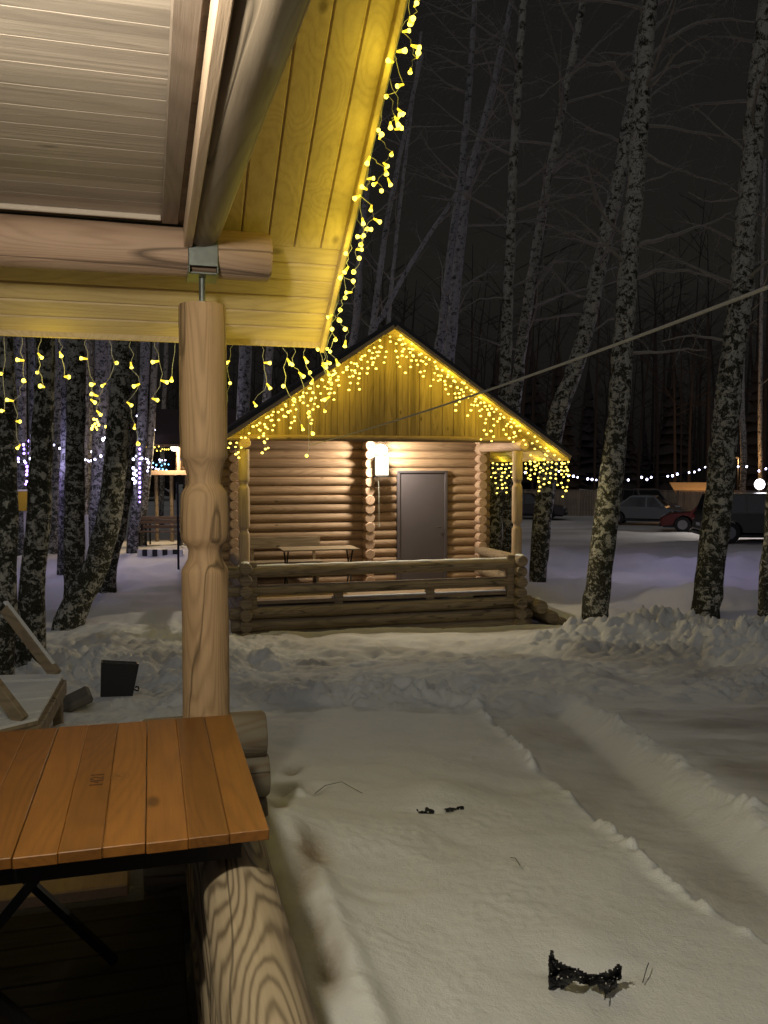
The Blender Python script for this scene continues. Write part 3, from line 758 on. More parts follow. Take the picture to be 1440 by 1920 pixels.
for sx_ in (-1, 1):
    mb = MB(); mb.tube([(sx_ * WX, -.24, 1.17), (sx_ * WX, -.15, 1.18), (sx_ * WX, .0, 1.18), (sx_ * WX, .12, 1.175)], [.03, .065, .06, .02], 10)
    mb.v = [(x, y, 1.165 + (z - 1.165) * .35) for x, y, z in mb.v]
    cpart('snow_cap', mb, M['snowcap'])
mb = MB(); pts = []
for k in range(30): pts.append((-.9 + .11 * k, .03 + .01 * math.sin(k * 2), .565))
mb.tube(pts, .035, 8); mb.v = [(x, y, .56 + (z - .565) * .5) for x, y, z in mb.v]; cpart('deck_edge_strip', mb, M['snowcap'])  # pale strip along the front edge of the deck
# beams
mb = MB(); mb.log((-2.62, -.02, 3.115), (2.62, -.02, 3.115), .05, 16, 91); cpart('tie_beam', mb, M['cab_log'])
for sx_ in (-1, 1): mb = MB(); mb.log((sx_ * WX, -.28, 3.02), (sx_ * WX, BY, 3.02), .085, 16, 92); cpart('plate_log', mb, M['cab_end'])
# roof
FY = -.5; AZ = 4.93; EX = 3.05; EZc = 2.885; cs = (AZ - EZc) / EX; BYR = BY + .5
mb = MB()
for sg in (-1, 1):
    T = .10
    A = []
    for (x, z) in ((0, AZ - T), (sg * EX, EZc - T * .6), (sg * EX, EZc + .02), (0, AZ + .02)):
        A += [(x, FY, z), (x, BYR, z)]
    mb.add(A, [(0, 1, 3, 2), (2, 3, 5, 4), (4, 5, 7, 6), (0, 2, 4, 6), (1, 7, 5, 3)])
cpart('roof', mb, M['roofing'])
mb = MB()                                     # soffit boards under the overhangs
for sg in (-1, 1):
    dn = Vector((sg, 0, -cs)).normalized(); nn = Vector((sg * cs, 0, 1)).normalized()
    L = EX * math.hypot(1, cs) - .02
    mb.panel((0, FY + .02, AZ - .135), dn, (0, 1, 0), nn, L, .55, .11, .008, .008)
    x0 = WX + .02
    mb.panel((sg * x0, FY + .6, AZ - .135 - cs * x0), (0, 1, 0), dn, nn, BYR - FY - .65, (EX - x0) * math.hypot(1, cs) - .02, .11, .008, .008)
cpart('soffit', mb, M['cab_soffit'])
mb = MB()
for sg in (-1, 1):
    L = EX * math.hypot(1, cs); rot = Matrix.Rotation(sg * math.atan(cs), 3, 'Y')
    mb.cbox((sg * EX / 2, FY - .012, (AZ + EZc) / 2 - .085), (L - .04, .022, .055), .003, rot)
cpart('rake_board', mb, M['cab_soffit'])
mb = MB(); gb = 3.135
hw = (AZ - .13 - gb) / cs
nb_ = int(2 * hw / .098)
for i in range(nb_):
    x0 = -hw + i * .098; x1 = x0 + .094
    f_ = lambda x: max(gb, AZ - .13 - abs(x) * cs)
    y0 = -.03 - .010 * (i % 2)
    mb.add([(x0, y0, gb), (x1, y0, gb), (x1, y0, f_(x1)), (x0, y0, f_(x0)), (x0, y0 + .04, gb), (x1, y0 + .04, gb), (x1, y0 + .04, f_(x1)), (x0, y0 + .04, f_(x0))],
           [(0, 1, 2, 3), (0, 3, 7, 4), (1, 5, 6, 2), (0, 4, 5, 1)])
mb.add([(-hw, .02, gb), (hw, .02, gb), (0, .02, AZ - .13)], [(0, 1, 2)])
cpart('gable_boards', mb, M['gable'])
mb = MB(); mb.panel((-2.35, .05, 3.16), (1, 0, 0), (0, 1, 0), (0, 0, 1), 4.7, 1.8, .1); cpart('porch_ceiling', mb, M['cab_soffit'])
# steps at the right corner
for k, (x, z, L) in enumerate(((2.62, .30, 1.0), (2.82, .12, 1.15), (3.0, .0, 1.2))):
    mb = MB(); mb.log((x, -.35, z), (x, L, z), .11, 16, 50 + k); cpart('log_step', mb, M['cab_rail'])
mb = MB()
for x, y, r_ in ((2.66, -.1, .09), (2.8, .05, .07)):
    mb.tube([(x, y - r_, .40 - (x - 2.62)), (x, y, .415 - (x - 2.62)), (x, y + r_, .40 - (x - 2.62))], [.02, r_ * .8, .02], 8)
mb.v = [(x, y, z) for x, y, z in mb.v]
cpart('snow_cap', mb, M['snowcap'])

# porch lamp and white box
lamp = thing('porch_lamp', 'glaring white porch lamp above a white metal box by the column of log ends', 'lamp', cw(.30, WY - .34, 2.49), YAW)
mb = MB(); mb.cbox((0, 0, .19), (.25, .15, .34), .008); mb.build('box', M['whitebox'], lamp)
mb = MB(); mb.cbox((0, 0, .005), (.27, .17, .02), .004); mb.build('box_tray', M['black'], lamp)
mb = MB(); mb.tube([(0, -.0, .36), (0, 0, .40)], .03, 12); mb.build('lamp_holder', M['whitebox'], lamp)
mb = MB(); mb.lathe(0, 0, [(.385, .04), (.40, .075), (.43, .11), (.475, .125), (.52, .11), (.555, .07), (.575, .02)], 20); mb.build('lamp_globe', M['lamp'], lamp)
mb = MB(); mb.tube([(-.06, -.05, 0), (-.055, -.06, -.3), (-.05, -.06, -.85)], .005, 5); mb.tube([(-.05, -.06, -.85), (-.05, -.06, -.90)], .02, 8); mb.build('cord', M['wire'], lamp)
light('porch_lamp_light', cw(.31, WY - .58, 2.93), 205, (1.0, .86, .68), .05)

# porch table and bench
pt = thing('porch_table', 'light topped folding table on the cabin porch beside the rail', 'table', cw(-.95, .95, DK), YAW)
mb = MB()
for k in range(5): mb.cbox((0, -.27 + k * .125, .72), (1.3, .121, .025), .003)
mb.build('tabletop', M['oldwood'], pt)
for s in (-1, 1):
    for q in (-1, 1):
        mb = MB(); mb.tube([(s * .55 - q * .0, q * -.24, .70), (s * .55, q * .24, 0)], .014, 6); mb.build('leg', M['iron'], pt)
bn = thing('porch_bench', 'dark wooden bench with a back against the cabin wall behind the table', 'bench', cw(-1.45, 1.42, DK), YAW)
mb = MB(); mb.cbox((0, 0, .45), (1.3, .34, .04), .004); mb.build('seat', M['oldwood'], bn)
mb = MB(); mb.cbox((0, .17, .78), (1.3, .035, .2), .004); mb.build('backrest', M['oldwood'], bn)
for s in (-1, 1):
    mb = MB(); mb.cbox((s * .55, .0, .22), (.05, .3, .43), .004); mb.cbox((s * .55, .19, .43), (.05, .03, .86), .003); mb.build('leg', M['oldwood'], bn)

# cabin's icicle lights
def rake_lights(label, sg, seed, n_max, t0, t1, lights_=()):
    r_ = random.Random(seed); dr_ = []; cnt = 0; t = t0; k = 0
    pt_ = [1, 3, 6, 2, 5, 3, 1, 4, 7, 3, 1, 2, 5, 3]
    while t < t1 and cnt < n_max:
        x = sg * t; a = cw(x, FY + .02, AZ - .12 - cs * t); q = []; dz = .01
        for j in range(pt_[(k + seed) % 14]):
            dz += r_.uniform(.055, .115); q.append(a + Vector((r_.uniform(-.05, .05), 0, -dz)))
        cnt += len(q); dr_.append((a, q)); t += r_.uniform(.085, .12); k += 1
    an = [cw(sg * t_, FY + .02, AZ - .115 - cs * t_) for t_ in np.linspace(0, EX - .03, 26)]
    return curtain(label, an, dr_, 'far', r_, .002, None, .01)
rake_lights('warm yellow icicle lights down the near left slope of the cabin gable', -1, 3, 98, .08, EX)
rake_lights('warm yellow icicle lights down the right slope of the cabin gable', 1, 8, 98, .05, EX)
rake_lights('lower second row of yellow icicle lights filling the right half of the cabin gable edge', 1, 21, 70, .12, EX)
rake_lights('lower second row of yellow icicle lights filling the left half of the cabin gable edge', -1, 26, 60, .30, EX)
r_ = random.Random(4); dr_ = []; y = FY + .1; cnt = 0
while y < 5.6 and cnt < 92:
    a = cw(EX - .02, y, EZc - .07); q = []; dz = .0
    for j in range(r_.choice([3, 4, 5, 4, 6, 7, 5])): dz += r_.uniform(.06, .11); q.append(a + Vector((r_.uniform(-.03, .03), 0, -dz)))
    cnt += len(q); dr_.append((a, q)); y += r_.uniform(.17, .24)
curtain('yellow icicle lights hanging along the side eave of the cabin by its porch post', [cw(EX - .02, y_, EZc - .065) for y_ in np.linspace(FY, 5.8, 20)], dr_, 'far', r_, .002, None, .01)
for t in (.25, .85, 1.45, 2.05, 2.65):
    for sg in (-1, 1):
        light('fairy_glow', cw(sg * t, FY + .07, AZ - .32 - cs * t), 4.4, YEL, .04)
for y in (.6, 2.2, 4.2): light('fairy_glow', cw(EX - .12, y, EZc - .16), 3.0, YEL, .04)

# rope from overhead to the cabin
mb = MB(); A_ = P(1560, 492, 6.0); B_ = cw(-1.25, -.06, 3.0)
pts = []
for k in range(41):
    t = k / 40; p = A_.lerp(B_, t); p.z -= .16 * 4 * t * (1 - t) * .5; pts.append(p)
mb.tube(pts, [.0165 - .010 * k / 40 for k in range(41)], 6)
tag(centred(mb, 'rope', M['rope']), 'pale rope stretched through the air towards the cabin gable', 'rope')

# ------------------------------------------------------------------ trees
def limb(mb, p, d, L, r, rn, depth, seg=5, up=.25):
    n_ = 6; pts = [p.copy()]; rr = [r]; q = p.copy(); d = d.normalized()
    for i in range(n_):
        d = (d + Vector((rn.uniform(-.22, .22), rn.uniform(-.22, .22), rn.uniform(-.15, .15) + up * .18))).normalized()
        q = q + d * L / n_; pts.append(q.copy()); rr.append(r * (1 - (i + 1) / (n_ + .6)))
        if depth > 0 and i > 0:
            for _ in range(rn.choice((1, 1, 2))):
                dd_ = (d + Vector((rn.uniform(-1, 1), rn.uniform(-1, 1), rn.uniform(-.7, .6)))).normalized()
                limb(mb, q, dd_, L * rn.uniform(.28, .5), rr[-1] * .55, rn, depth - 1, 3, up - .5)
    mb.tube(pts, rr, seg, False)
def tree(label, D, path, group=None, limbs=(), nl=9, seed=1, far=False, top=15.0, low=3.2, dy=0.0, name='birch_tree', flare=1.15, llen=1.0, mt=None, up=.25):
    rn = random.Random(seed)
    pts = []
    for px, py, wd in path:
        p = P(px, py, D); pts.append((p, wd * D / F / 2 * .93))
    pts.sort(key=lambda t: t[0].z)
    b0 = pts[0][0]; g_ = gz(b0.x, b0.y)
    if b0.z > g_ + .02:
        d_ = (pts[0][0] - pts[1][0]); d_ = d_ / max(.2, abs(d_.z)) ; d_.x *= .5; pts.insert(0, (b0 + d_ * (b0.z - g_), pts[0][1] * 1.05))
        base = pts[0][0]
    else: base = b0
    base = Vector((base.x, base.y, g_))
    pts[0] = (Vector((base.x, base.y, g_ - .25)), pts[0][1] * flare)
    lp, lr_ = pts[-1]; d_ = lp - pts[-2][0]; d_ = d_ / d_.z; d_.x *= .6
    while lp.z < top: 
        lp = lp + d_ * 1.6 + Vector((rn.uniform(-.08, .08), rn.uniform(-.08, .08), 0)); lr_ *= .80; pts.append((lp, max(lr_, .012)))
    # smooth the path (Catmull-Rom)
    P_ = [p for p, r in pts]; R2 = [r for p, r in pts]; fine = []; fr = []
    for i in range(len(P_) - 1):
        p0 = P_[max(i - 1, 0)]; p1 = P_[i]; p2 = P_[i + 1]; p3 = P_[min(i + 2, len(P_) - 1)]
        k_ = max(2, int((p2 - p1).length / (.5 if far else .22)))
        for j in range(k_):
            t = j / k_
            q = .5 * ((2 * p1) + (p2 - p0) * t + (2 * p0 - 5 * p1 + 4 * p2 - p3) * t * t + (-p0 + 3 * p1 - 3 * p2 + p3) * t ** 3)
            fine.append(q + Vector((rn.uniform(-1, 1), rn.uniform(-1, 1), 0)) * .012); fr.append((R2[i] * (1 - t) + R2[i + 1] * t) * rn.uniform(.965, 1.035))
    fine.append(P_[-1]); fr.append(R2[-1])
    t_ = thing(name, label, 'tree', base, 0, group)
    mb = MB(); mb.tube([p - base for p in fine], fr, 10 if far else 18, True, .10, seed)
    mb.build('trunk', mt or (M['bark_far'] if far else M['bark']), t_)
    mb = MB()
    for lp_ in limbs:                       # limbs the photo shows, pixel by pixel but at the tree's own depth
        w0 = lp_[0]; q = [P(x, y, D + .25 * math.sin(i * 1.1 + seed) * (i > 0)) - base for i, (x, y) in enumerate(lp_[1:])]
        fn = []
        for i in range(len(q) - 1):
            for j in range(4): fn.append(q[i].lerp(q[i + 1], j / 4) + Vector((rn.uniform(-.015, .015), rn.uniform(-.03, .03), rn.uniform(-.015, .015))))
        fn.append(q[-1]); r0 = w0 * D / F / 2
        mb.tube(fn, [r0 * (1 - .8 * i / len(fn)) for i in range(len(fn))], 6, False)
        for i in range(3, len(fn), 2):
            limb(mb, fn[i], Vector((rn.uniform(-.4, 1) * (1 if fn[-1].x > fn[0].x else -1), rn.uniform(-.6, .6), rn.uniform(-.7, .7))), rn.uniform(.3, .8), r0 * .28, rn, 1, 3, -.1)
    for k in range(nl):
        i = rn.randrange(len(fine)); tries = 0
        while fine[i].z < base.z + low and tries < 60: i = rn.randrange(len(fine)); tries += 1
        a = rn.uniform(0, 2 * math.pi)
        limb(mb, fine[i] - base, Vector((math.cos(a), math.sin(a), rn.uniform(.0, .9))), rn.uniform(1.0, 2.6) * llen, min(fr[i] * .38, .035), rn, 2, 5, up)
    if mb.v: mb.build('crown', M['twig'], t_)
    return t_

GR = 'bare birch trees around the cabin'
tree('large birch with arching limbs, first big trunk right of the cabin roof', 15, [(1116, 1142, 52), (1134, 1000, 50), (1150, 860, 46), (1165, 700, 42), (1178, 500, 37), (1200, 250, 34), (1218, 0, 29)], GR,
     limbs=[(9, (1186, 462), (1240, 447), (1290, 432), (1345, 412), (1375, 395)), (8, (1180, 525), (1230, 508), (1290, 506), (1340, 522), (1372, 545)), (7, (1172, 660), (1230, 662), (1290, 655), (1325, 656)),
            (9, (1205, 185), (1222, 150), (1260, 125), (1315, 112), (1330, 95)), (10, (1208, 120), (1250, 75), (1310, 42), (1370, 35), (1420, 42)), (7, (1200, 235), (1260, 238), (1330, 252), (1400, 262)),
            (6, (1190, 275), (1250, 310), (1320, 335), (1370, 350)), (7, (1168, 150), (1150, 118), (1100, 122), (1050, 150), (1010, 185)), (5, (1180, 350), (1240, 330), (1290, 310)), (7, (1214, 70), (1250, 30), (1270, -20))], nl=20, seed=11, low=5.5, llen=1.25, up=-.1)
tree('thick rough birch standing by the dark parked wagon, right of the first large trunk', 15, [(1323, 1138, 56), (1342, 1000, 57), (1355, 850, 52), (1370, 700, 48), (1388, 560, 45), (1405, 350, 41), (1425, 120, 37), (1440, 0, 35)], GR,
     limbs=[(6, (1368, 640), (1300, 628), (1240, 640)), (7, (1395, 500), (1430, 490), (1480, 500)), (7, (1408, 400), (1450, 395)), (5, (1400, 370), (1330, 380), (1290, 360)), (6, (1415, 300), (1350, 240), (1300, 200))], nl=18, seed=12, low=5.5, llen=1.2, up=-.1)
tree('birch leaning to the right that rises close behind the end of the cabin eave', 19, [(1008, 1090, 34), (1018, 960, 38), (1038, 820, 36), (1052, 760, 35), (1078, 690, 33), (1105, 590, 32), (1138, 430, 31), (1170, 290, 29), (1205, 60, 23), (1213, 0, 21)], GR,
     limbs=[(6, (1110, 560), (1070, 550), (1030, 500), (990, 500)), (6, (1140, 420), (1100, 310), (1060, 300), (1020, 330)), (5, (1090, 640), (1140, 600), (1190, 590))], nl=18, seed=13, low=5, llen=1.2, up=-.1)
tree('birch cut off by the frame edge, standing in the snow pile at far right', 12.3, [(1434, 1192, 34), (1442, 1060, 33), (1462, 850, 31), (1490, 600, 28), (1530, 300, 26)], GR, nl=5, seed=14, low=6)
tree('slender straight birch behind the cabin roof, left one of the close pair', 18.6, [(926, 1060, 30), (934, 880, 28), (945, 740, 24), (955, 500, 20), (966, 250, 17), (982, 0, 14)], GR,
     limbs=[(4, (948, 560), (900, 560), (850, 590)), (4, (960, 300), (920, 330), (880, 370))], nl=18, seed=15, low=5, llen=1.2, up=0)
tree('slender birch with a slight lean behind the cabin roof, right one of the close pair', 20, [(955, 1040, 30), (958, 900, 28), (967, 745, 24), (991, 560, 21), (1030, 330, 18), (1073, 110, 15), (1092, 0, 13)], GR,
     limbs=[(5, (1000, 545), (1040, 490), (1090, 490), (1110, 510)), (5, (1040, 310), (1090, 275), (1150, 300))], nl=18, seed=16, low=5, llen=1.2, up=0)
tree('dim birch rising beyond the cabin ridge, left half of a twin trunk', 24, [(815, 700, 21), (829, 620, 20), (845, 480, 18), (868, 300, 15), (884, 100, 12), (890, 0, 10)], GR, nl=20, seed=17, far=True, low=6)
tree('dim birch rising beyond the cabin ridge, right half of a twin trunk leaning right', 23, [(838, 720, 25), (846, 630, 23), (858, 500, 21), (880, 340, 17), (925, 160, 14), (960, 0, 11)], GR, nl=20, seed=18, far=True, low=6)
tree('thin faint birch just left of the cabin roof peak, beside the light string', 30, [(655, 700, 17), (668, 600, 16), (676, 470, 14), (690, 330, 12), (706, 100, 9)], GR, nl=10, seed=19, far=True, low=7)
tree('thin faint birch behind the cabin roof peak, curving up to the right', 30, [(690, 690, 14), (700, 610, 13), (716, 480, 12), (742, 330, 10), (792, 100, 7)], GR, nl=9, seed=20, far=True, low=7)
tree('very thin sapling slanting steeply to the right over the cabin roof peak', 27, [(690, 650, 12), (716, 595, 11), (770, 495, 9), (835, 395, 7), (868, 340, 5)], GR, nl=5, seed=21, far=True, top=11.5, low=5)
tree('faint pale birch in the dark between cabin peak and twin trunk', 34, [(726, 640, 9), (740, 480, 8), (760, 300, 7), (790, 60, 5)], GR, nl=8, seed=22, far=True, low=7)
tree('thin trunk lit orange by a lamp beyond the plank fence', 46, [(1392, 925, 12), (1395, 860, 12), (1391, 720, 11), (1398, 480, 9), (1402, 250, 7)], GR, nl=6, seed=23, far=True, low=7)
tree('second thin trunk near the floodlight beyond the parked wagon', 48, [(1427, 935, 9), (1425, 800, 9), (1428, 560, 7), (1434, 300, 6)], GR, nl=6, seed=24, far=True, low=7)

GL = 'birch trees crowded left of the turned post'
tree('mossy nearest birch at the left edge, behind the snowy wooden frame', 8.0, [(-2, 1330, 50), (6, 1200, 46), (14, 960, 42), (12, 800, 38), (8, 640, 34)], GL, nl=6, seed=31, low=5.5)
tree('broad mossy birch with blotched bark standing just behind the snowy frame', 9.3, [(50, 1262, 62), (62, 1110, 52), (76, 900, 45), (82, 760, 40), (86, 640, 37)], GL, nl=6, seed=32, low=5.5)
tree('birch with a curved foot bending left into the snow, dark underneath', 13.8, [(128, 1168, 62), (150, 1118, 56), (180, 1060, 52), (207, 960, 50), (220, 820, 44), (231, 640, 38)], GL, nl=7, seed=33, low=5.5)
tree('straight birch with fine dark flecks between the blotched and the curved trunk', 16.5, [(139, 1108, 40), (140, 900, 38), (143, 640, 36)], GL, nl=6, seed=34, low=5.5)
tree('leaning birch close behind the curved trunk', 18.5, [(205, 1062, 34), (226, 960, 31), (238, 800, 28), (246, 640, 26)], GL, nl=6, seed=35, low=5.5)
for k, (D, path, lab) in enumerate([
    (24, [(38, 1010, 24), (39, 800, 23), (36, 640, 22)], 'grey birch seen between the two nearest left trunks'),
    (26, [(102, 1008, 28), (108, 850, 26), (111, 640, 25)], 'grey birch partly behind the broad blotched trunk'),
    (24, [(176, 1000, 28), (186, 850, 28), (191, 640, 27)], 'grey birch beside the yellow light cluster'),
    (25, [(250, 1000, 22), (262, 880, 20), (273, 640, 19)], 'grey birch tangled in cool white lights'),
    (29, [(266, 975, 16), (281, 850, 14), (292, 640, 13)], 'thin birch in front of the lit distant porch'),
    (33, [(166, 985, 14), (168, 800, 13), (170, 640, 13)], 'thin dark trunk behind the white lights'),
    (24, [(446, 1000, 30), (455, 780, 27), (461, 640, 25)], 'birch whose trunk shows just right of the turned post'),
    (30, [(492, 900, 18), (500, 740, 17), (507, 640, 16)], 'thin birch behind the hanging icicle lights by the cabin eave'),
    (32, [(62, 990, 14), (60, 800, 13), (57, 640, 12)], 'thin pale trunk beside the violet light string'),
    (20, [(118, 1040, 22), (122, 850, 20), (124, 640, 19)], 'pale trunk behind the straight flecked birch'),
    (21, [(60, 1020, 20), (62, 850, 19), (66, 640, 18)], 'pale trunk showing between the two nearest left trunks'),
    (27, [(156, 990, 20), (158, 800, 19), (160, 640, 18)], 'pale trunk just right of the straight flecked birch'),
    (28, [(216, 985, 20), (214, 800, 18), (206, 640, 17)], 'pale trunk behind the curved birch wound with white lights'),
    (36, [(26, 985, 14), (25, 800, 13), (22, 640, 12)], 'thin far trunk at the far left edge'),
    (38, [(303, 965, 10), (306, 800, 9), (312, 640, 8)], 'very thin trunk against the dark gap left of the turned post'),
    (34, [(226, 985, 12), (205, 800, 12), (211, 640, 11)], 'thin pale trunk lit blue by the light strings')]):
    tree(lab, D, path, GL, nl=5, seed=50 + k, far=True, low=6)

# far wood as one mass: bare trunks, twigs and a few spruces
rn = random.Random(99); mb = MB()
for k in range(230):
    x = rn.uniform(-46, 62); y = rn.uniform(54, 84) + (8 if x < 0 else 0); h = rn.uniform(12, 22); r_ = rn.uniform(.07, .2)
    p0 = Vector((x, y, 0)); lean = Vector((rn.uniform(-.08, .1), 0, 0))
    pts = [p0 + lean * t * h * t + Vector((0, 0, h * t)) for t in (0, .25, .5, .75, 1)]
    mb.tube(pts, [r_, r_ * .85, r_ * .65, r_ * .4, .02], 5, False)
    for j in range(9):
        t = rn.uniform(.3, .95); a = rn.uniform(0, 6.28); q = p0 + lean * t * h * t + Vector((0, 0, h * t)); L = rn.uniform(1.5, 4)
        d_ = Vector((math.cos(a), math.sin(a) * .4, rn.uniform(.2, 1.0))).normalized()
        mb.tube([q, q + d_ * L * .5 + Vector((0, 0, .1)), q + d_ * L], [.04, .028, .012], 3, False)
        for i in range(3):
            d2 = (d_ + Vector((rn.uniform(-.8, .8), rn.uniform(-.5, .5), rn.uniform(-.5, .5)))) * L * .4; q2 = q + d_ * L * rn.uniform(.3, .9)
            mb.tube([q2, q2 + d2], [.016, .008], 3, False)
for k in range(70):                          # spruces: stacked ragged skirts
    x = rn.uniform(-46, 62); y = rn.uniform(60, 92); h = rn.uniform(6, 12.5) if x > 4 else rn.uniform(5, 9)
    for j in range(14):
        z = h * (.08 + .9 * j / 14); R = (h * .20) * (1 - j / 14.5)
        vs_ = [(x, y, z + h * .11)]
        ns = 11
        for i in range(ns):
            a = 2 * math.pi * i / ns; rr = R * rn.uniform(.55, 1.15); vs_.append((x + rr * math.cos(a), y + rr * math.sin(a), z - rn.uniform(0, .25)))
        mb.add(vs_, [(0, i + 1, (i + 1) % ns + 1) for i in range(ns)])
fo = mb.build('forest', M['forest']); fo['kind'] = 'stuff'; fo['label'] = 'dark bare wood beyond the fence'

# ------------------------------------------------------------------ snowy wooden frame, bucket, slab, scraps
def gp(px, py, z): return on_plane(px, py, z)
fz = 1.12
fl_ = [gp(-75, 1388, fz), gp(70, 1352, fz), gp(118, 1268, fz), gp(-75, 1272, fz)]
c_ = sum(fl_, Vector()) / 4
fr_ = thing('wooden_platform', 'low wooden platform with diagonal braces, dusted with snow, at the left edge', 'platform', (c_.x, c_.y, gz(c_.x, c_.y)), 0)
bz = Vector((c_.x, c_.y, gz(c_.x, c_.y)))
def bar(a, b_, w_, h_, name, m_, parent, base):
    a = Vector(a) - base; b_ = Vector(b_) - base; d_ = b_ - a; L = d_.length; mid = (a + b_) / 2
    q_ = d_.to_track_quat('X', 'Z').to_matrix(); mb = MB(); mb.cbox(mid, (L, w_, h_), .006, q_); return mb.build(name, m_, parent)
A, B, Cc, Dd = fl_
for p0, p1 in ((A, B), (B, Cc), (Cc, Dd)): bar(p0 - Vector((0, 0, .075)), p1 - Vector((0, 0, .075)), .05, .10, 'edge_beam', M['cab_rail'], fr_, bz)
mb = MB(); mb2 = MB()
def plank(m_, t0, t1, i0, z0, z1):
    q_ = [A.lerp(Dd, t0).lerp(B.lerp(Cc, t0), i0), B.lerp(Cc, t0), B.lerp(Cc, t1), A.lerp(Dd, t1).lerp(B.lerp(Cc, t1), i0)]
    q_ = [p - bz for p in q_]; cc_ = sum(q_, Vector()) / 4
    m_.add([p + Vector((0, 0, z0)) for p in q_] + [p.lerp(cc_, .012) + Vector((0, 0, z1)) for p in q_], [(3, 2, 1, 0), (4, 5, 6, 7), (0, 1, 5, 4), (1, 2, 6, 5), (2, 3, 7, 6), (3, 0, 4, 7)])
for k in range(7):
    plank(mb, (k + .04) / 7, (k + .96) / 7, 0, -.022, 0); plank(mb2, (k + .07) / 7, (k + .93) / 7, .02, .0, .016 + .006 * math.sin(k * 2.3))
mb.build('slats', M['oldwood'], fr_); mb2.build('snow_cap', M['snowcap'], fr_)
b1 = gp(106, 1266, fz + .01); b2 = P(10, 1140, b1.y + .15)
bar(b1, b2, .05, .085, 'brace', M['oldwood'], fr_, bz)
d_ = (b2 - b1); nn = Vector((.0, 0, .050))
bar(b1.lerp(b2, .05) + nn, b2 + nn, .045, .018, 'snow_cap', M['snowcap'], fr_, bz)
b3 = gp(42, 1352, fz + .01); b4 = P(-70, 1205, b3.y + .12)
bar(b3, b4, .05, .085, 'brace', M['oldwood'], fr_, bz)
for p_ in (B, Cc): bar(p_ + Vector((-.04, 0, -.08)), (p_.x - .04, p_.y, gz(p_.x, p_.y) - .1), .06, .06, 'leg', M['oldwood'], fr_, bz)

# bucket lying open
g1 = on_ground(218, 1306)
bk = thing('bucket', 'black square tub sunk in the snow left of the turned post', 'bucket', (g1.x, g1.y, gz(g1.x, g1.y)), math.radians(18))
s_ = g1.y / F
mb = MB(); w_, h_ = .155, .30
o_ = [(-w_, -w_), (w_, -w_), (w_, w_), (-w_, w_)]
vo_ = [(x * .86, y * .86, -.05) for x, y in o_] + [(x * 1.06, y * 1.06, h_) for x, y in o_] + [(x * .99, y * .99, h_) for x, y in o_] + [(x * .8, y * .8, -.03) for x, y in o_]
mb.add(vo_, [(3, 2, 1, 0)] + [(i, (i + 1) % 4, 4 + (i + 1) % 4, 4 + i) for i in range(4)] + [(4 + i, 4 + (i + 1) % 4, 8 + (i + 1) % 4, 8 + i) for i in range(4)] + [(8 + i, 8 + (i + 1) % 4, 12 + (i + 1) % 4, 12 + i) for i in range(4)] + [(12, 13, 14, 15)])
bo = mb.build('tub', M['black'], bk); bo.rotation_euler = (math.radians(-8), math.radians(7), 0)
mb = MB(); pts = [(w_ * .95 + .02 + .03 * math.sin(a), -.06 + .05 * math.cos(a), .06 + .01 * math.sin(2 * a)) for a in np.linspace(0, 4.5, 12)]; mb.tube(pts, .008, 6); mb.build('handle', M['black'], bk)
g2 = on_ground(137, 1330)
mb = MB()
rt = Matrix.Rotation(math.radians(24), 3, 'Z') @ Matrix.Rotation(math.radians(-22), 3, 'Y')
mb.cbox((g2.x, g2.y, gz(g2.x, g2.y) + .06), (.30, .34, .07), .02, rt)
tag(centred(mb, 'stone_slab', plain('dirty_stone', (.17, .155, .125), .9, 0, .5, 14)), 'dirty flat slab tilted in the snow between wooden frame and black tub', 'slab')

def scrap(px, py, wpx, poly, label, seed, holes=()):
    """dark perforated lattice scrap sticking out of the snow; poly in photo pixels"""
    g = on_ground(px, py); base = Vector((g.x, g.y, gz(g.x, g.y)))
    rn = random.Random(seed); mb = MB()
    st = 3.2
    xs = [p[0] for p in poly]; ys = [p[1] for p in poly]
    def inside(x, y):
        r = False; j = len(poly) - 1
        for i in range(len(poly)):
            xi, yi = poly[i]; xj, yj = poly[j]
            if (yi > y) != (yj > y) and x < (xj - xi) * (y - yi) / (yj - yi) + xi: r = not r
            j = i
        return r
    nx = int((max(xs) - min(xs)) / st) + 2; ny = int((max(ys) - min(ys)) / st) + 2; ids = {}
    def vid(i, j):
        if (i, j) not in ids:
            x = min(xs) + i * st + rn.uniform(-1, 1); y = min(ys) + j * st + rn.uniform(-1, 1)
            yy = g.y + .022 * math.sin(x * .11) + .012 * math.sin(y * .21 + x * .05) + rn.uniform(-.004, .004)
            ids[(i, j)] = len(mb.v); mb.v.append(tuple(P(x, y, yy) - base))
        return ids[(i, j)]
    for i in range(nx):
        for j in range(ny):
            if inside(min(xs) + (i + .5) * st, min(ys) + (j + .5) * st) and rn.random() > .08:
                mb.f.append((vid(i, j), vid(i + 1, j), vid(i + 1, j + 1), vid(i, j + 1))); mb.smooth.append(False)
    o = mb.build('netting_scrap', M['black']); o.location = base; md = o.modifiers.new('thickness', 'SOLIDIFY'); md.thickness = .004; tag(o, label, 'scrap'); return o
scrap(1095, 1860, 130, [(1030, 1783), (1036, 1782), (1040, 1800), (1058, 1808), (1085, 1818), (1105, 1828), (1130, 1824), (1150, 1815), (1157, 1806), (1166, 1812), (1164, 1835), (1155, 1850), (1135, 1861), (1118, 1850), (1095, 1846), (1075, 1836), (1062, 1848), (1050, 1862), (1036, 1864), (1028, 1852), (1028, 1820)],
      'black ragged bow shaped scrap poking out of the smooth snow at the bottom', 3)
scrap(815, 1524, 80, [(778, 1516), (790, 1522), (800, 1514), (812, 1518), (814, 1526), (800, 1528), (790, 1528)], 'small black scrap at the foot of the little snow mound', 4)
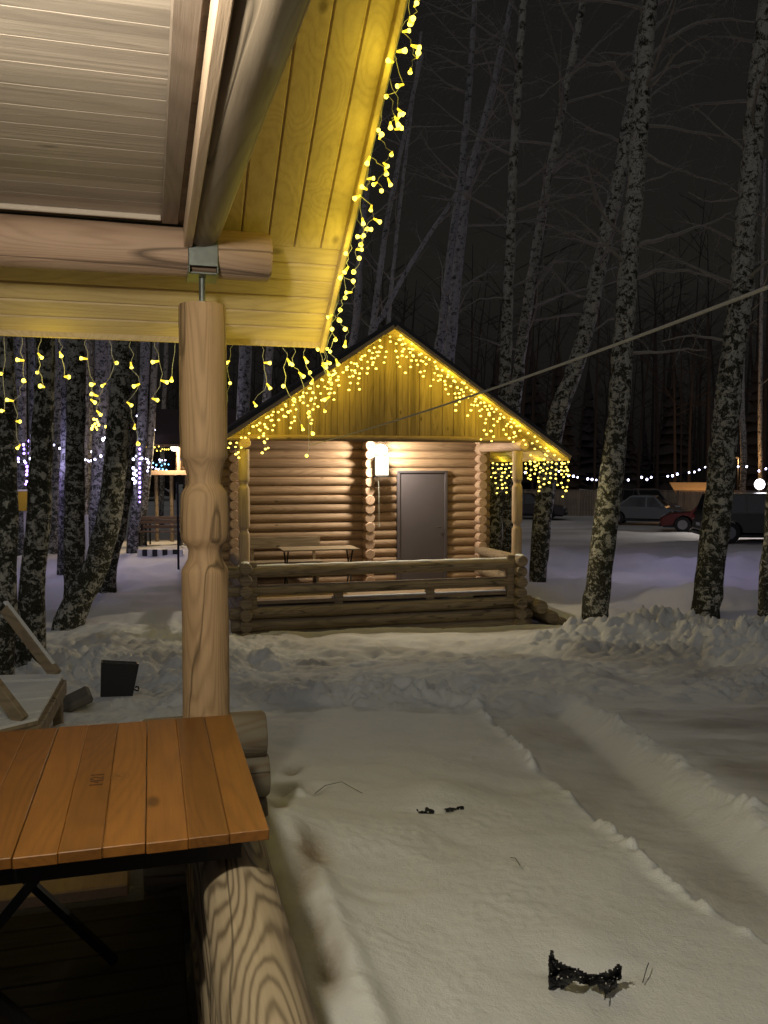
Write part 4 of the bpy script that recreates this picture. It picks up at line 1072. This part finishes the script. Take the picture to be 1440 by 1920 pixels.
scrap(850, 1520, 40, [(834, 1517), (868, 1512), (868, 1517), (838, 1522)], 'thin black sliver under the edge of the little snow mound', 6)
def twig(pp, label, r_=.0016):
    mb = MB(); q = [on_ground(x, y) for x, y in pp]; q = [Vector((a.x, a.y, gz(a.x, a.y) + .012 + .02 * math.sin(i * 1.1))) for i, a in enumerate(q)]
    mb.tube(q, r_, 4); tag(centred(mb, 'twig', M['black']), label, 'twig', 'twigs on the snow')
twig([(590, 1490), (610, 1480), (640, 1478), (665, 1484), (690, 1494)], 'arched thin twig on the snow left of the little mound')
twig([(955 + 180, 1850), (1136, 1872), (1134, 1885)], 'short stalk below the bow shaped scrap', .002)
twig([(1205, 1845), (1212, 1830), (1216, 1820)], 'tiny reddish stalk right of the bow shaped scrap')
twig([(957, 1618), (966, 1630), (975, 1645)], 'short hair-thin twig in the middle of the smooth snow')

# ------------------------------------------------------------------ cars
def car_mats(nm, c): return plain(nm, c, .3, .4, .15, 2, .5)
M['glass'] = plain('car_glass', (.012, .014, .018), .08, 0, .1, 2, .8)
M['tyre'] = plain('tyre_rubber', (.012, .012, .012), .85)
M['rim'] = plain('wheel_alloy', (.22, .22, .23), .35, .7)
M['tail'] = plain('tail_lamp', (.30, .015, .012), .25)
M['head'] = plain('head_lamp', (.55, .56, .58), .15)
def car(label, loc, heading, L, Wd, H, kind, paint, group='cars parked in front of the fence'):
    t = thing('parked_car', label, 'car', loc, heading, group)
    h = L / 2; w2 = Wd / 2; sill = .22; belt = H * .60
    if kind == 'sedan': low_ = [(-h, .42), (-h, belt * .80), (-h + .12, belt * .97), (-h + .9, belt), (h - 1.35, belt), (h - .45, belt * .86), (h - .08, belt * .74), (h, .45), (h - .05, sill + .05)]
    else: low_ = [(-h, .45), (-h + .03, belt * .9), (-h + .08, belt), (h - 1.25, belt), (h - .35, belt * .90), (h - .06, belt * .76), (h, .5), (h - .05, sill + .05)]
    wr = .33 if kind != 'suv' else .37
    ax = (-h + .82, h - .88)
    under = []
    for cx in reversed(ax):
        for k in range(9):
            a = math.pi * k / 8; under.append((cx + (wr + .06) * math.cos(a), max(sill, wr + (wr + .06) * math.sin(a))))
    prof = low_ + under + [(-h + .05, sill + .04)]
    n_ = len(prof); cx0 = 0; cz0 = belt * .55
    mb = MB(); vs_ = []
    for y, k in ((-w2, .97), (-w2 + .06, 1.0), (w2 - .06, 1.0), (w2, .97)):
        vs_ += [(x * k, y, cz0 + (z - cz0) * (k if z > sill + .1 else 1)) for x, z in prof]
    fs = [tuple(range(n_ - 1, -1, -1)), tuple(3 * n_ + i for i in range(n_))]
    for s_i in range(3):
        for i in range(n_):
            j = (i + 1) % n_; fs.append((s_i * n_ + i, s_i * n_ + j, (s_i + 1) * n_ + j, (s_i + 1) * n_ + i))
    mb.add(vs_, fs)
    # roof and pillars
    if kind == 'sedan': g = [(-h + .75, belt - .01), (-h + 1.45, H - .03), (-.1, H), (.35, H - .02), (h - 1.25, belt - .01)]
    elif kind == 'hatch': g = [(-h + .12, belt - .01), (-h + .55, H - .04), (-.1, H), (.3, H - .02), (h - 1.15, belt - .01)]
    else: g = [(-h + .10, belt - .01), (-h + .32, H - .05), (-h + .6, H), (.35, H - .01), (h - 1.2, belt - .01)]
    wb, wt = w2 - .05, w2 - .20
    def wy(z): return wb + (wt - wb) * (z - belt) / (H - belt)
    m_ = len(g); vs_ = [(x, -wy(z), z) for x, z in g] + [(x, wy(z), z) for x, z in g]
    mb.add(vs_, [tuple(range(m_ - 1, -1, -1)), tuple(range(m_, 2 * m_))] + [(i, i + 1, m_ + i + 1, m_ + i) for i in range(m_ - 1)])
    mb.build('body', paint, t)
    # side glass, proud by 4 mm, split in two
    for sy_ in (-1, 1):
        mb = MB()
        zt = H - .09; zb = belt + .03
        def xl(z): 
            (x0, z0), (x1, z1) = g[0], g[1]; return x0 + (x1 - x0) * (z - z0) / (z1 - z0)
        def xr(z):
            (x0, z0), (x1, z1) = g[-2], g[-1]; return x0 + (x1 - x0) * (z - z0) / (z1 - z0)
        mids = [.0] if kind == 'sedan' else [.05, -.95 if L > 4.2 else -.8]
        cuts = [None] + sorted(mids) + [None]
        for a, b_ in zip(cuts[:-1], cuts[1:]):
            lb, lt = (xl(zb) + .12, xl(zt) + .10) if a is None else (a + .035, a + .035)
            rb, rt_ = (xr(zb) - .14, xr(zt) - .08) if b_ is None else (b_ - .035, b_ - .035)
            if rt_ < lt: rt_ = lt + .02
            mb.add([(lb, sy_ * (wy(zb) + .004), zb), (rb, sy_ * (wy(zb) + .004), zb), (rt_, sy_ * (wy(zt) + .004), zt), (lt, sy_ * (wy(zt) + .004), zt)], [(0, 1, 2, 3)])
        mb.build('side_window', M['glass'], t)
    for nm, (p, q) in (('rear_window', (g[0], g[1])), ('windscreen', (g[-1], g[-2]))):
        mb = MB(); x0, z0 = p; x1, z1 = q
        d = .006 * (-1 if nm == 'rear_window' else 1)
        A1 = [(x0 + (x1 - x0) * k, z0 + (z1 - z0) * k) for k in (.12, .90)]
        mb.add([(A1[0][0] + d, -wy(A1[0][1]) + .08, A1[0][1] + .006), (A1[0][0] + d, wy(A1[0][1]) - .08, A1[0][1] + .006), (A1[1][0] + d, wy(A1[1][1]) - .07, A1[1][1] + .006), (A1[1][0] + d, -wy(A1[1][1]) + .07, A1[1][1] + .006)], [(0, 1, 2, 3)])
        mb.build(nm, M['glass'], t)
    for cx in ax:
        for sy_ in (-1, 1):
            mb = MB(); y = sy_ * (w2 - .11)
            mb.tube([(cx, y - .10, wr), (cx, y - .09, wr), (cx, y + .09, wr), (cx, y + .10, wr)], [wr * .88, wr, wr, wr * .88], 22); wh = mb.build('wheel', M['tyre'], t)
            mb = MB(); mb.tube([(cx, y + sy_ * .085, wr), (cx, y + sy_ * .104, wr)], [wr * .62, wr * .58], 16)
            for k in range(5):
                a = 2 * math.pi * k / 5; mb.box((cx + wr * .3 * math.cos(a), y + sy_ * .108, wr + wr * .3 * math.sin(a)), (wr * .5, .012, .05), Matrix.Rotation(-a, 3, 'Y'))
            mb.build('rim', M['rim'], wh)
    for sy_ in (-1, 1):
        mb = MB(); mb.cbox((h - .13, sy_ * (w2 - .26), belt * .72), (.16, .34, .14), .03); mb.build('headlight', M['head'], t)
        mb = MB(); mb.cbox((-h + .07, sy_ * (w2 - .2), belt * .82), (.14, .26, .17), .03); mb.build('tail_light', M['tail'], t)
        mb = MB(); mb.cbox((h - 1.45, sy_ * (w2 + .07), belt + .06), (.14, .16, .11), .03); mb.build('mirror', paint, t)
    mb = MB(); mb.cbox((-h - .005, 0, .62), (.02, .5, .11), .004); mb.cbox((h + .005, 0, .42), (.02, .5, .11), .004); mb.build('number_plate', M['whitebox'], t)
    mb = MB(); mb.cbox((0, 0, sill + .04), (L * .94, Wd * .9, .12), .03); mb.cbox((-h + .02, 0, sill + .10), (.14, Wd * .92, .14), .03); mb.cbox((h - .04, 0, sill + .10), (.14, Wd * .9, .14), .03); mb.build('bumper', M['black'], t)
    if kind == 'suv':
        for sy_ in (-1, 1):
            mb = MB(); mb.tube([(-h + .7, sy_ * (wt - .04), H + .04), (.3, sy_ * (wt - .04), H + .04)], .014, 6); mb.build('roof_rail', M['rim'], t)
    return t
def cloc(px, D): p = P(px, 900, D); return (p.x, p.y, gz(p.x, p.y) - .02)
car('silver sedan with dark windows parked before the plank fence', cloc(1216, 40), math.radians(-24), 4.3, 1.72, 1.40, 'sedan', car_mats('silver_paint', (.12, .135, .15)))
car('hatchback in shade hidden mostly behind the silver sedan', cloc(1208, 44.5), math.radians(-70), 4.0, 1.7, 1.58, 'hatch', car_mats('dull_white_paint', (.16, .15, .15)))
car('dark red car squeezed between silver sedan and the thick birch', cloc(1338, 34.5), math.radians(158), 4.0, 1.7, 1.38, 'hatch', car_mats('red_paint', (.11, .017, .015)))
car('large dark green wagon with roof rails behind the thick birch', cloc(1440, 30), math.radians(-6), 4.7, 1.85, 1.72, 'suv', car_mats('green_grey_paint', (.055, .062, .052)))
car('low dark car partly hidden by the cabin porch post', cloc(985, 44), math.radians(-15), 4.2, 1.7, 1.35, 'hatch', car_mats('dark_paint', (.05, .045, .05)))

# ------------------------------------------------------------------ fence, shed
f0 = P(880, 900, 48); f1 = P(1480, 900, 44)
fd = (f1 - f0); fd.z = 0; fL = fd.length; fa = math.atan2(fd.y, fd.x)
fen = thing('plank_fence', 'long pale vertical plank fence behind the parked cars', 'fence', (f0.x, f0.y, .05), fa)
mb = MB(); k = 0; x = 0; rn = random.Random(2)
while x < fL: mb.box((x + .075, 0, .72 + rn.uniform(-.01, .01)), (.15, .022, 1.45), None); x += .158
mb.build('planks', M['fence'], fen)
mb = MB(); mb.box((fL / 2, .04, 1.1), (fL, .04, .08)); mb.box((fL / 2, .04, .4), (fL, .04, .08)); mb.box((fL / 2, 0, 1.475), (fL, .09, .035)); mb.build('fence_rail', M['fence'], fen)
sh = P(1325, 915, 50)
shd = thing('shed', 'low shed roof glowing orange under a lamp beyond the fence', 'shed', (sh.x, sh.y, .1), math.radians(4))
mb = MB(); mb.box((0, .9, .55), (3.4, 1.8, 1.1)); mb.build('wall', M['fence'], shd)
mb = MB(); mb.add([(-2.0, -.35, 1.18), (1.9, -.35, 1.18), (1.1, 1.3, 1.78), (-1.7, 1.3, 1.78), (-2.0, -.35, 1.12), (1.9, -.35, 1.12), (1.1, 1.3, 1.72), (-1.7, 1.3, 1.72)],
    [(0, 1, 2, 3), (7, 6, 5, 4), (0, 4, 5, 1), (1, 5, 6, 2), (2, 6, 7, 3), (3, 7, 4, 0)]); mb.build('roof', M['soffit_u'], shd)
q = P(1385, 850, 47.5)
sl = thing('orange_street_lamp', 'warm lamp hung behind the thick birch, lighting the shed roof', 'lamp', (q.x, q.y, .1))
lz_ = P(1372, 862, 47.5)
mb = MB(); mb.tube([(0, 0, 0), (0, 0, lz_.z - .1 + .2)], .04, 8); mb.build('pole', M['iron'], sl)
mb = MB(); mb.cbox((-.25, 0, lz_.z - .1 + .12), (.5, .14, .08), .02); mb.build('lamp_head', M['iron'], sl)
light('orange_lamp_light', (q.x - .3, q.y - .15, lz_.z - .1), 420, (1.0, .50, .18), .08)
# floodlight
q = P(1425, 908, 33.5)
fp = thing('floodlight', 'dazzling white floodlight on a short pole behind the dark green wagon', 'floodlight', (q.x, q.y, .1))
mb = MB(); mb.tube([(0, .1, 0), (0, .1, q.z - .1)], .035, 8); mb.build('pole', M['iron'], fp)
mb = MB(); mb.tube([(0, .02, q.z - .1), (0, .08, q.z - .1)], [.22, .14], 18); mb.build('housing', M['iron'], fp)
mb = MB(); mb.tube([(0, -.05, q.z - .1), (0, -.03, q.z - .1), (0, .02, q.z - .1)], [.06, .15, .20], 20); mb.build('glass', M['flood'], fp)
fl2 = light('floodlight_light', (q.x, q.y - .35, q.z), 420, (1.0, .9, .85), .15)

# ------------------------------------------------------------------ garlands
def garland(label, pts, kind, D, mains=None, group=None, s=1.0, glowl=()):
    ps = [P(x, y, d if d else D) for (x, y, d) in [(p + (None,))[:3] for p in pts]]
    base = ps[0].copy(); t = thing('light_garland', label, 'garland', base, 0, group)
    mb = MB(); mb.tube([p - base for p in ps], .006, 4); mb.build('cord', M['black'], t)
    rn = random.Random(len(pts))
    for p in ps: put_bulb(t, BM[kind], p - base, (rn.uniform(-1, 1), 0, 0), s * rn.uniform(.7, 1.15))
    return t
garland('cool white bulbs strung in a long shallow curve above the parked cars',
        [(925, 888), (955, 890), (985, 886), (1012, 888), (1048, 884), (1066, 892), (1075, 893), (1083, 895), (1102, 898), (1110, 899), (1118, 900), (1178, 900), (1203, 895), (1213, 899), (1221, 895), (1252, 893), (1261, 892), (1270, 889),
         (1292, 886), (1302, 885), (1311, 881), (1322, 876), (1384, 875), (1400, 875), (1423, 883), (1436, 879), (1460, 872)], 'white', 25, s=.82)
garland('violet white lights looped down the trunks at the far left',
        [(44, 834), (45, 842), (45, 850), (55, 827), (56, 838), (55, 850), (48, 868), (51, 875), (51, 883), (50, 890), (50, 903), (48, 908)], 'violet', 21.5, s=.9)
garland('violet and white lights wound round a trunk between stakes and blotched trunk', [(60, 850), (66, 846), (72, 850), (30, 852), (34, 860), (29, 872), (150, 840), (149, 848), (148, 870)], 'violet', 23, s=1.1)
garland('white lights wound loosely round the trunk behind the bright knot', [(228, 812), (236, 818), (222, 845), (238, 852), (226, 868), (240, 878), (230, 890)], 'white', 23.5, s=1.0)
garland('white lights hanging in a small loop between two left trunks', [(93, 855), (98, 858), (103, 860), (109, 861), (115, 859), (121, 856), (125, 852), (122, 846), (122, 840), (108, 836)], 'white', 26, s=.8)
garland('white lights drooping beside the yellow light cluster', [(150, 855), (155, 859), (160, 862), (165, 864), (171, 864), (176, 867), (172, 847), (178, 849)], 'white', 26, s=.8)
garland('bright knot of white lights wound on the trunk under the yellow cluster', [(217, 805), (210, 816), (203, 816), (198, 821), (193, 824), (199, 830), (202, 836), (207, 842), (200, 872), (204, 875), (199, 868)], 'white', 22.5, s=1.0)
garland('cool white lights draped in swags right across the left birch grove', [(x_, 850 + 16 * math.sin(i_ * .55) + (i_ % 3) * 2) for i_, x_ in enumerate(range(2, 282, 11))], 'white', 20.5, s=.72)
garland('violet lights dropping straight down the trunk left of the reddish bench', [(262, 842 + 9 * i_) for i_ in range(12)], 'violet', 22, s=.8)
garland('tight yellow light cluster glowing among the left trunks', [(176, 786), (181, 787), (183, 792), (178, 795), (174, 799), (180, 801), (185, 797), (182, 805), (172, 804), (198, 800), (201, 805)], 'ybig', 23, s=.9)
garland('white lights trailing down a trunk left of the lit distant porch', [(245, 828), (246, 834), (244, 838), (250, 861), (250, 878), (255, 882), (251, 888), (256, 892), (250, 898), (254, 903), (252, 906)], 'white', 24.5, s=1.0)
garland('white lights outlining a square beside the lit distant porch', [(260, 863), (266, 862), (272, 860), (277, 862), (279, 868), (278, 876), (277, 883), (262, 878), (261, 869)], 'white', 28, s=.9)
garland('short row of white lights sloping down the distant dark roof', [(251, 772), (257, 780), (280, 795), (286, 800), (290, 806)], 'white', 30, s=.75)
garland('white lights climbing the distant roof edge seen right of the turned post', [(427, 803), (433, 797), (440, 792), (444, 788), (449, 780), (451, 783), (456, 777), (459, 770), (463, 768)], 'white', 27, s=.7)
garland('row of small blue lights across the lit distant porch', [(287, 868), (293, 872), (300, 866), (303, 873), (309, 870), (312, 881), (305, 880), (299, 879), (316, 871)], 'blue', 29.5, s=.7)
garland('cool white row under the eave of the distant porch', [(299, 862), (304, 863), (310, 863), (286, 876), (292, 879), (297, 880)], 'white', 29.4, s=.6)
for px, py, D, c_, e_ in ((50, 885, 19.5, (.45, .3, 1), 18), (200, 835, 21, (.6, .6, 1), 24), (255, 890, 23, (.7, .6, 1), 22), (110, 858, 19.5, (.6, .55, 1), 16), (180, 795, 22.6, (1, .7, .1), 5),
                          (1300, 884, 23.5, (.50, .40, 1), 26), (1180, 890, 20.5, (.80, .72, 1), 42), (1400, 900, 20.5, (.50, .36, 1), 22), (445, 785, 26.6, (.5, .4, 1), 5)):
    light('garland_and_fill_glow', P(px, py, D), e_, c_, .1)  # the strong near-neutral one is added fill for the snow right of the cabin

# ------------------------------------------------------------------ distant left: porch building, benches, sign, stakes
DB = 31.0
q = P(330, 900, DB)
far = thing('distant_cabin', 'distant log building with dark roof and a brightly lit porch left of the turned post', 'cabin', (q.x, q.y, .1), 0)
def fx(px, py): p = P(px, py, DB); return p.x - q.x, p.z - .1
x0, z0 = fx(268, 888); x1, z1 = fx(430, 840); _, zt_ = fx(300, 836); _, zr = fx(300, 786)
mb = MB(); mb.cbox((( x0 + x1) / 2, .4, z0 + .03), (x1 - x0, 2.6, .16), .01); mb.build('porch_deck', M['cab_end'], far)
mb = MB(); k = 0; z = z0 + .2
while z < zt_ + .1: mb.log((fx(300, 800)[0] + .15, 1.7, z), (x1, 1.7, z), .10, 10, k); z += .18; k += 1
mb.build('wall', M['cab_log'], far)
for px in (290, 345, 420):
    x, _ = fx(px, 800); mb = MB(); mb.tube([(x, -.8, z0), (x, -.8, zt_ + .1)], .08, 10); mb.build('post', M['cab_post'], far)
mb = MB(); mb.add([(x0 - .5, -1.3, zt_ + .02), (x1 + .6, -1.3, zt_ + .02), (x1 + .4, 1.9, zr + .5), (x0 - .3, 1.9, zr + .5), (x0 - .5, -1.3, zt_ - .08), (x1 + .6, -1.3, zt_ - .08), (x1 + .4, 1.9, zr + .4), (x0 - .3, 1.9, zr + .4)],
    [(0, 1, 2, 3), (7, 6, 5, 4), (0, 4, 5, 1), (1, 5, 6, 2), (2, 6, 7, 3), (3, 7, 4, 0)]); mb.build('roof', plain('brown_roof', (.07, .045, .045), .6), far)
mb = MB()
for px in (272, 300, 328, 356, 390): x, _ = fx(px, 800); mb.tube([(x, -.6, -.2), (x, -.6, z0)], .07, 8)
mb.build('foundation_post', M['cab_rail'], far)
lp = P(327, 838, DB - .9)
l2 = thing('far_porch_lamp', 'bright warm lamp on the distant porch just left of the turned post', 'lamp', lp)
mb = MB(); mb.lathe(0, 0, [(-.14, .05), (-.10, .11), (0, .14), (.10, .11), (.14, .04)], 16); mb.build('lamp_globe', M['lamp'], l2)
mb = MB(); mb.tube([(0, 0, .13), (0, 0, .24)], .03, 8); mb.build('lamp_holder', M['iron'], l2)
light('far_porch_light', lp + Vector((0, -.25, -.1)), 330, (1.0, .72, .40), .12)
rn = random.Random(8)
garland('amber lights bunched under the eave of the distant porch', [(262 + i * 3.6 + rn.uniform(-1, 1), 838 + rn.uniform(-2, 8)) for i in range(16)], 'ybig', DB - 1.6, s=.55)

# bench + kerb + table shelter in front of the distant cabin
def bench_at(px, D, L, rz, label, h=.45, back=True, m_=None):
    p = P(px, 950, D); g = gz(p.x, p.y)
    t = thing('bench', label, 'bench', (p.x, p.y, g), rz, 'benches in the distant yard')
    mm = m_ or M['oldwood']
    mb = MB()
    for k in range(3): mb.cbox((0, -.15 + .15 * k, h), (L, .12, .035), .004)
    mb.build('seat', mm, t)
    mb = MB()
    for k in range(3): mb.cbox((0, .27 + .02 * k, h + .14 + .14 * k), (L, .03, .10), .004)
    mb.build('backrest', mm, t)
    for s in (-1, 1): mb = MB(); mb.cbox((s * L * .42, .05, h / 2), (.06, .4, h), .004); mb.cbox((s * L * .42, .25, h * .95), (.06, .05, h * 1.1), .004); mb.build('leg', M['iron'], t)
    return t
M['redwood'] = plain('reddish_stain', (.09, .06, .045), .6)
bench_at(300, 27, 1.5, math.radians(3), 'slatted reddish bench standing on the snow before the distant cabin', m_=M['redwood'])
p = P(310, 950, 29); g = gz(p.x, p.y)
t = thing('yard_table', 'dark high table standing in front of the distant porch', 'table', (p.x, p.y, g))
mb = MB(); mb.cbox((0, 0, .85), (1.5, .7, .06), .005); mb.build('tabletop', M['iron'], t)
for sx_ in (-1, 1):
    for sy_ in (-1, 1): mb = MB(); mb.tube([(sx_ * .6, sy_ * .25, 0), (sx_ * .6, sy_ * .25, .84)], .035, 6); mb.build('leg', M['iron'], t)
# striped kerb
p0 = P(262, 1000, 24.5); kt = thing('striped_kerb', 'low kerb of alternating white and black blocks before the reddish bench', 'kerb', (p0.x, p0.y, gz(p0.x, p0.y)))
for k in range(9):
    p = P(262 + k * 9.5, 1000, 24.5); mb = MB(); mb.cbox((p.x - p0.x, 0, .08), (.142, .10, .20), .01); mb.build('kerb_block', M['whitebox'] if k % 2 == 0 else M['black'], kt)
p = P(334, 1010, 22); g = gz(p.x, p.y); mb = MB(); mb.tube([(p.x, p.y, g - .1), (p.x, p.y, P(334, 905, 22).z)], .03, 8)
tag(centred(mb, 'iron_pole', M['iron']), 'thin dark pole close left of the turned post in the yard', 'pole')
p = P(45, 940, 21); g = gz(p.x, p.y)
t = thing('notice_board', 'small yellow board on a white post between the left trunks', 'sign', (p.x, p.y, g))
zt1 = P(45, 921, 21).z - g; zb1 = P(45, 958, 21).z - g
mb = MB(); mb.cbox((0, 0, (zt1 + zb1) / 2), (.27, .06, zt1 - zb1), .01); mb.build('board', plain('yellow_board', (.62, .40, .03), .5), t)
mb = MB(); mb.cbox((0, .05, zb1 / 2 + .1), (.06, .05, zb1 + .25), .005); mb.build('post', M['whitebox'], t)
mb = MB(); mb.cbox((0, 0, zt1 + .02), (.29, .10, .04), .01); mb.build('snow_cap', M['snowcap'], t)
light('board_glow', (p.x + .1, p.y - .7, g + zt1 + .4), 4, (1, .75, .4), .1)
for px, y0, y1, D, lab in ((115, 965, 998, 22, 'white stake in the snow left of the straight flecked trunk'), (163, 965, 1000, 23, 'white stake in the snow left of the curved trunk')):
    p = P(px, y1, D); g = gz(p.x, p.y); zt2 = P(px, y0, D).z; mb = MB(); mb.cbox((p.x, p.y, (g + zt2) / 2 - .05), (.075, .06, zt2 - g + .1), .008)
    tag(centred(mb, 'marker_stake', M['whitebox']), lab, 'stake')
# warm light over the far snow; no lamp fixture is built here
light('yard_glow', P(300, 905, 26.5), 60, (1.0, .72, .50), .3)
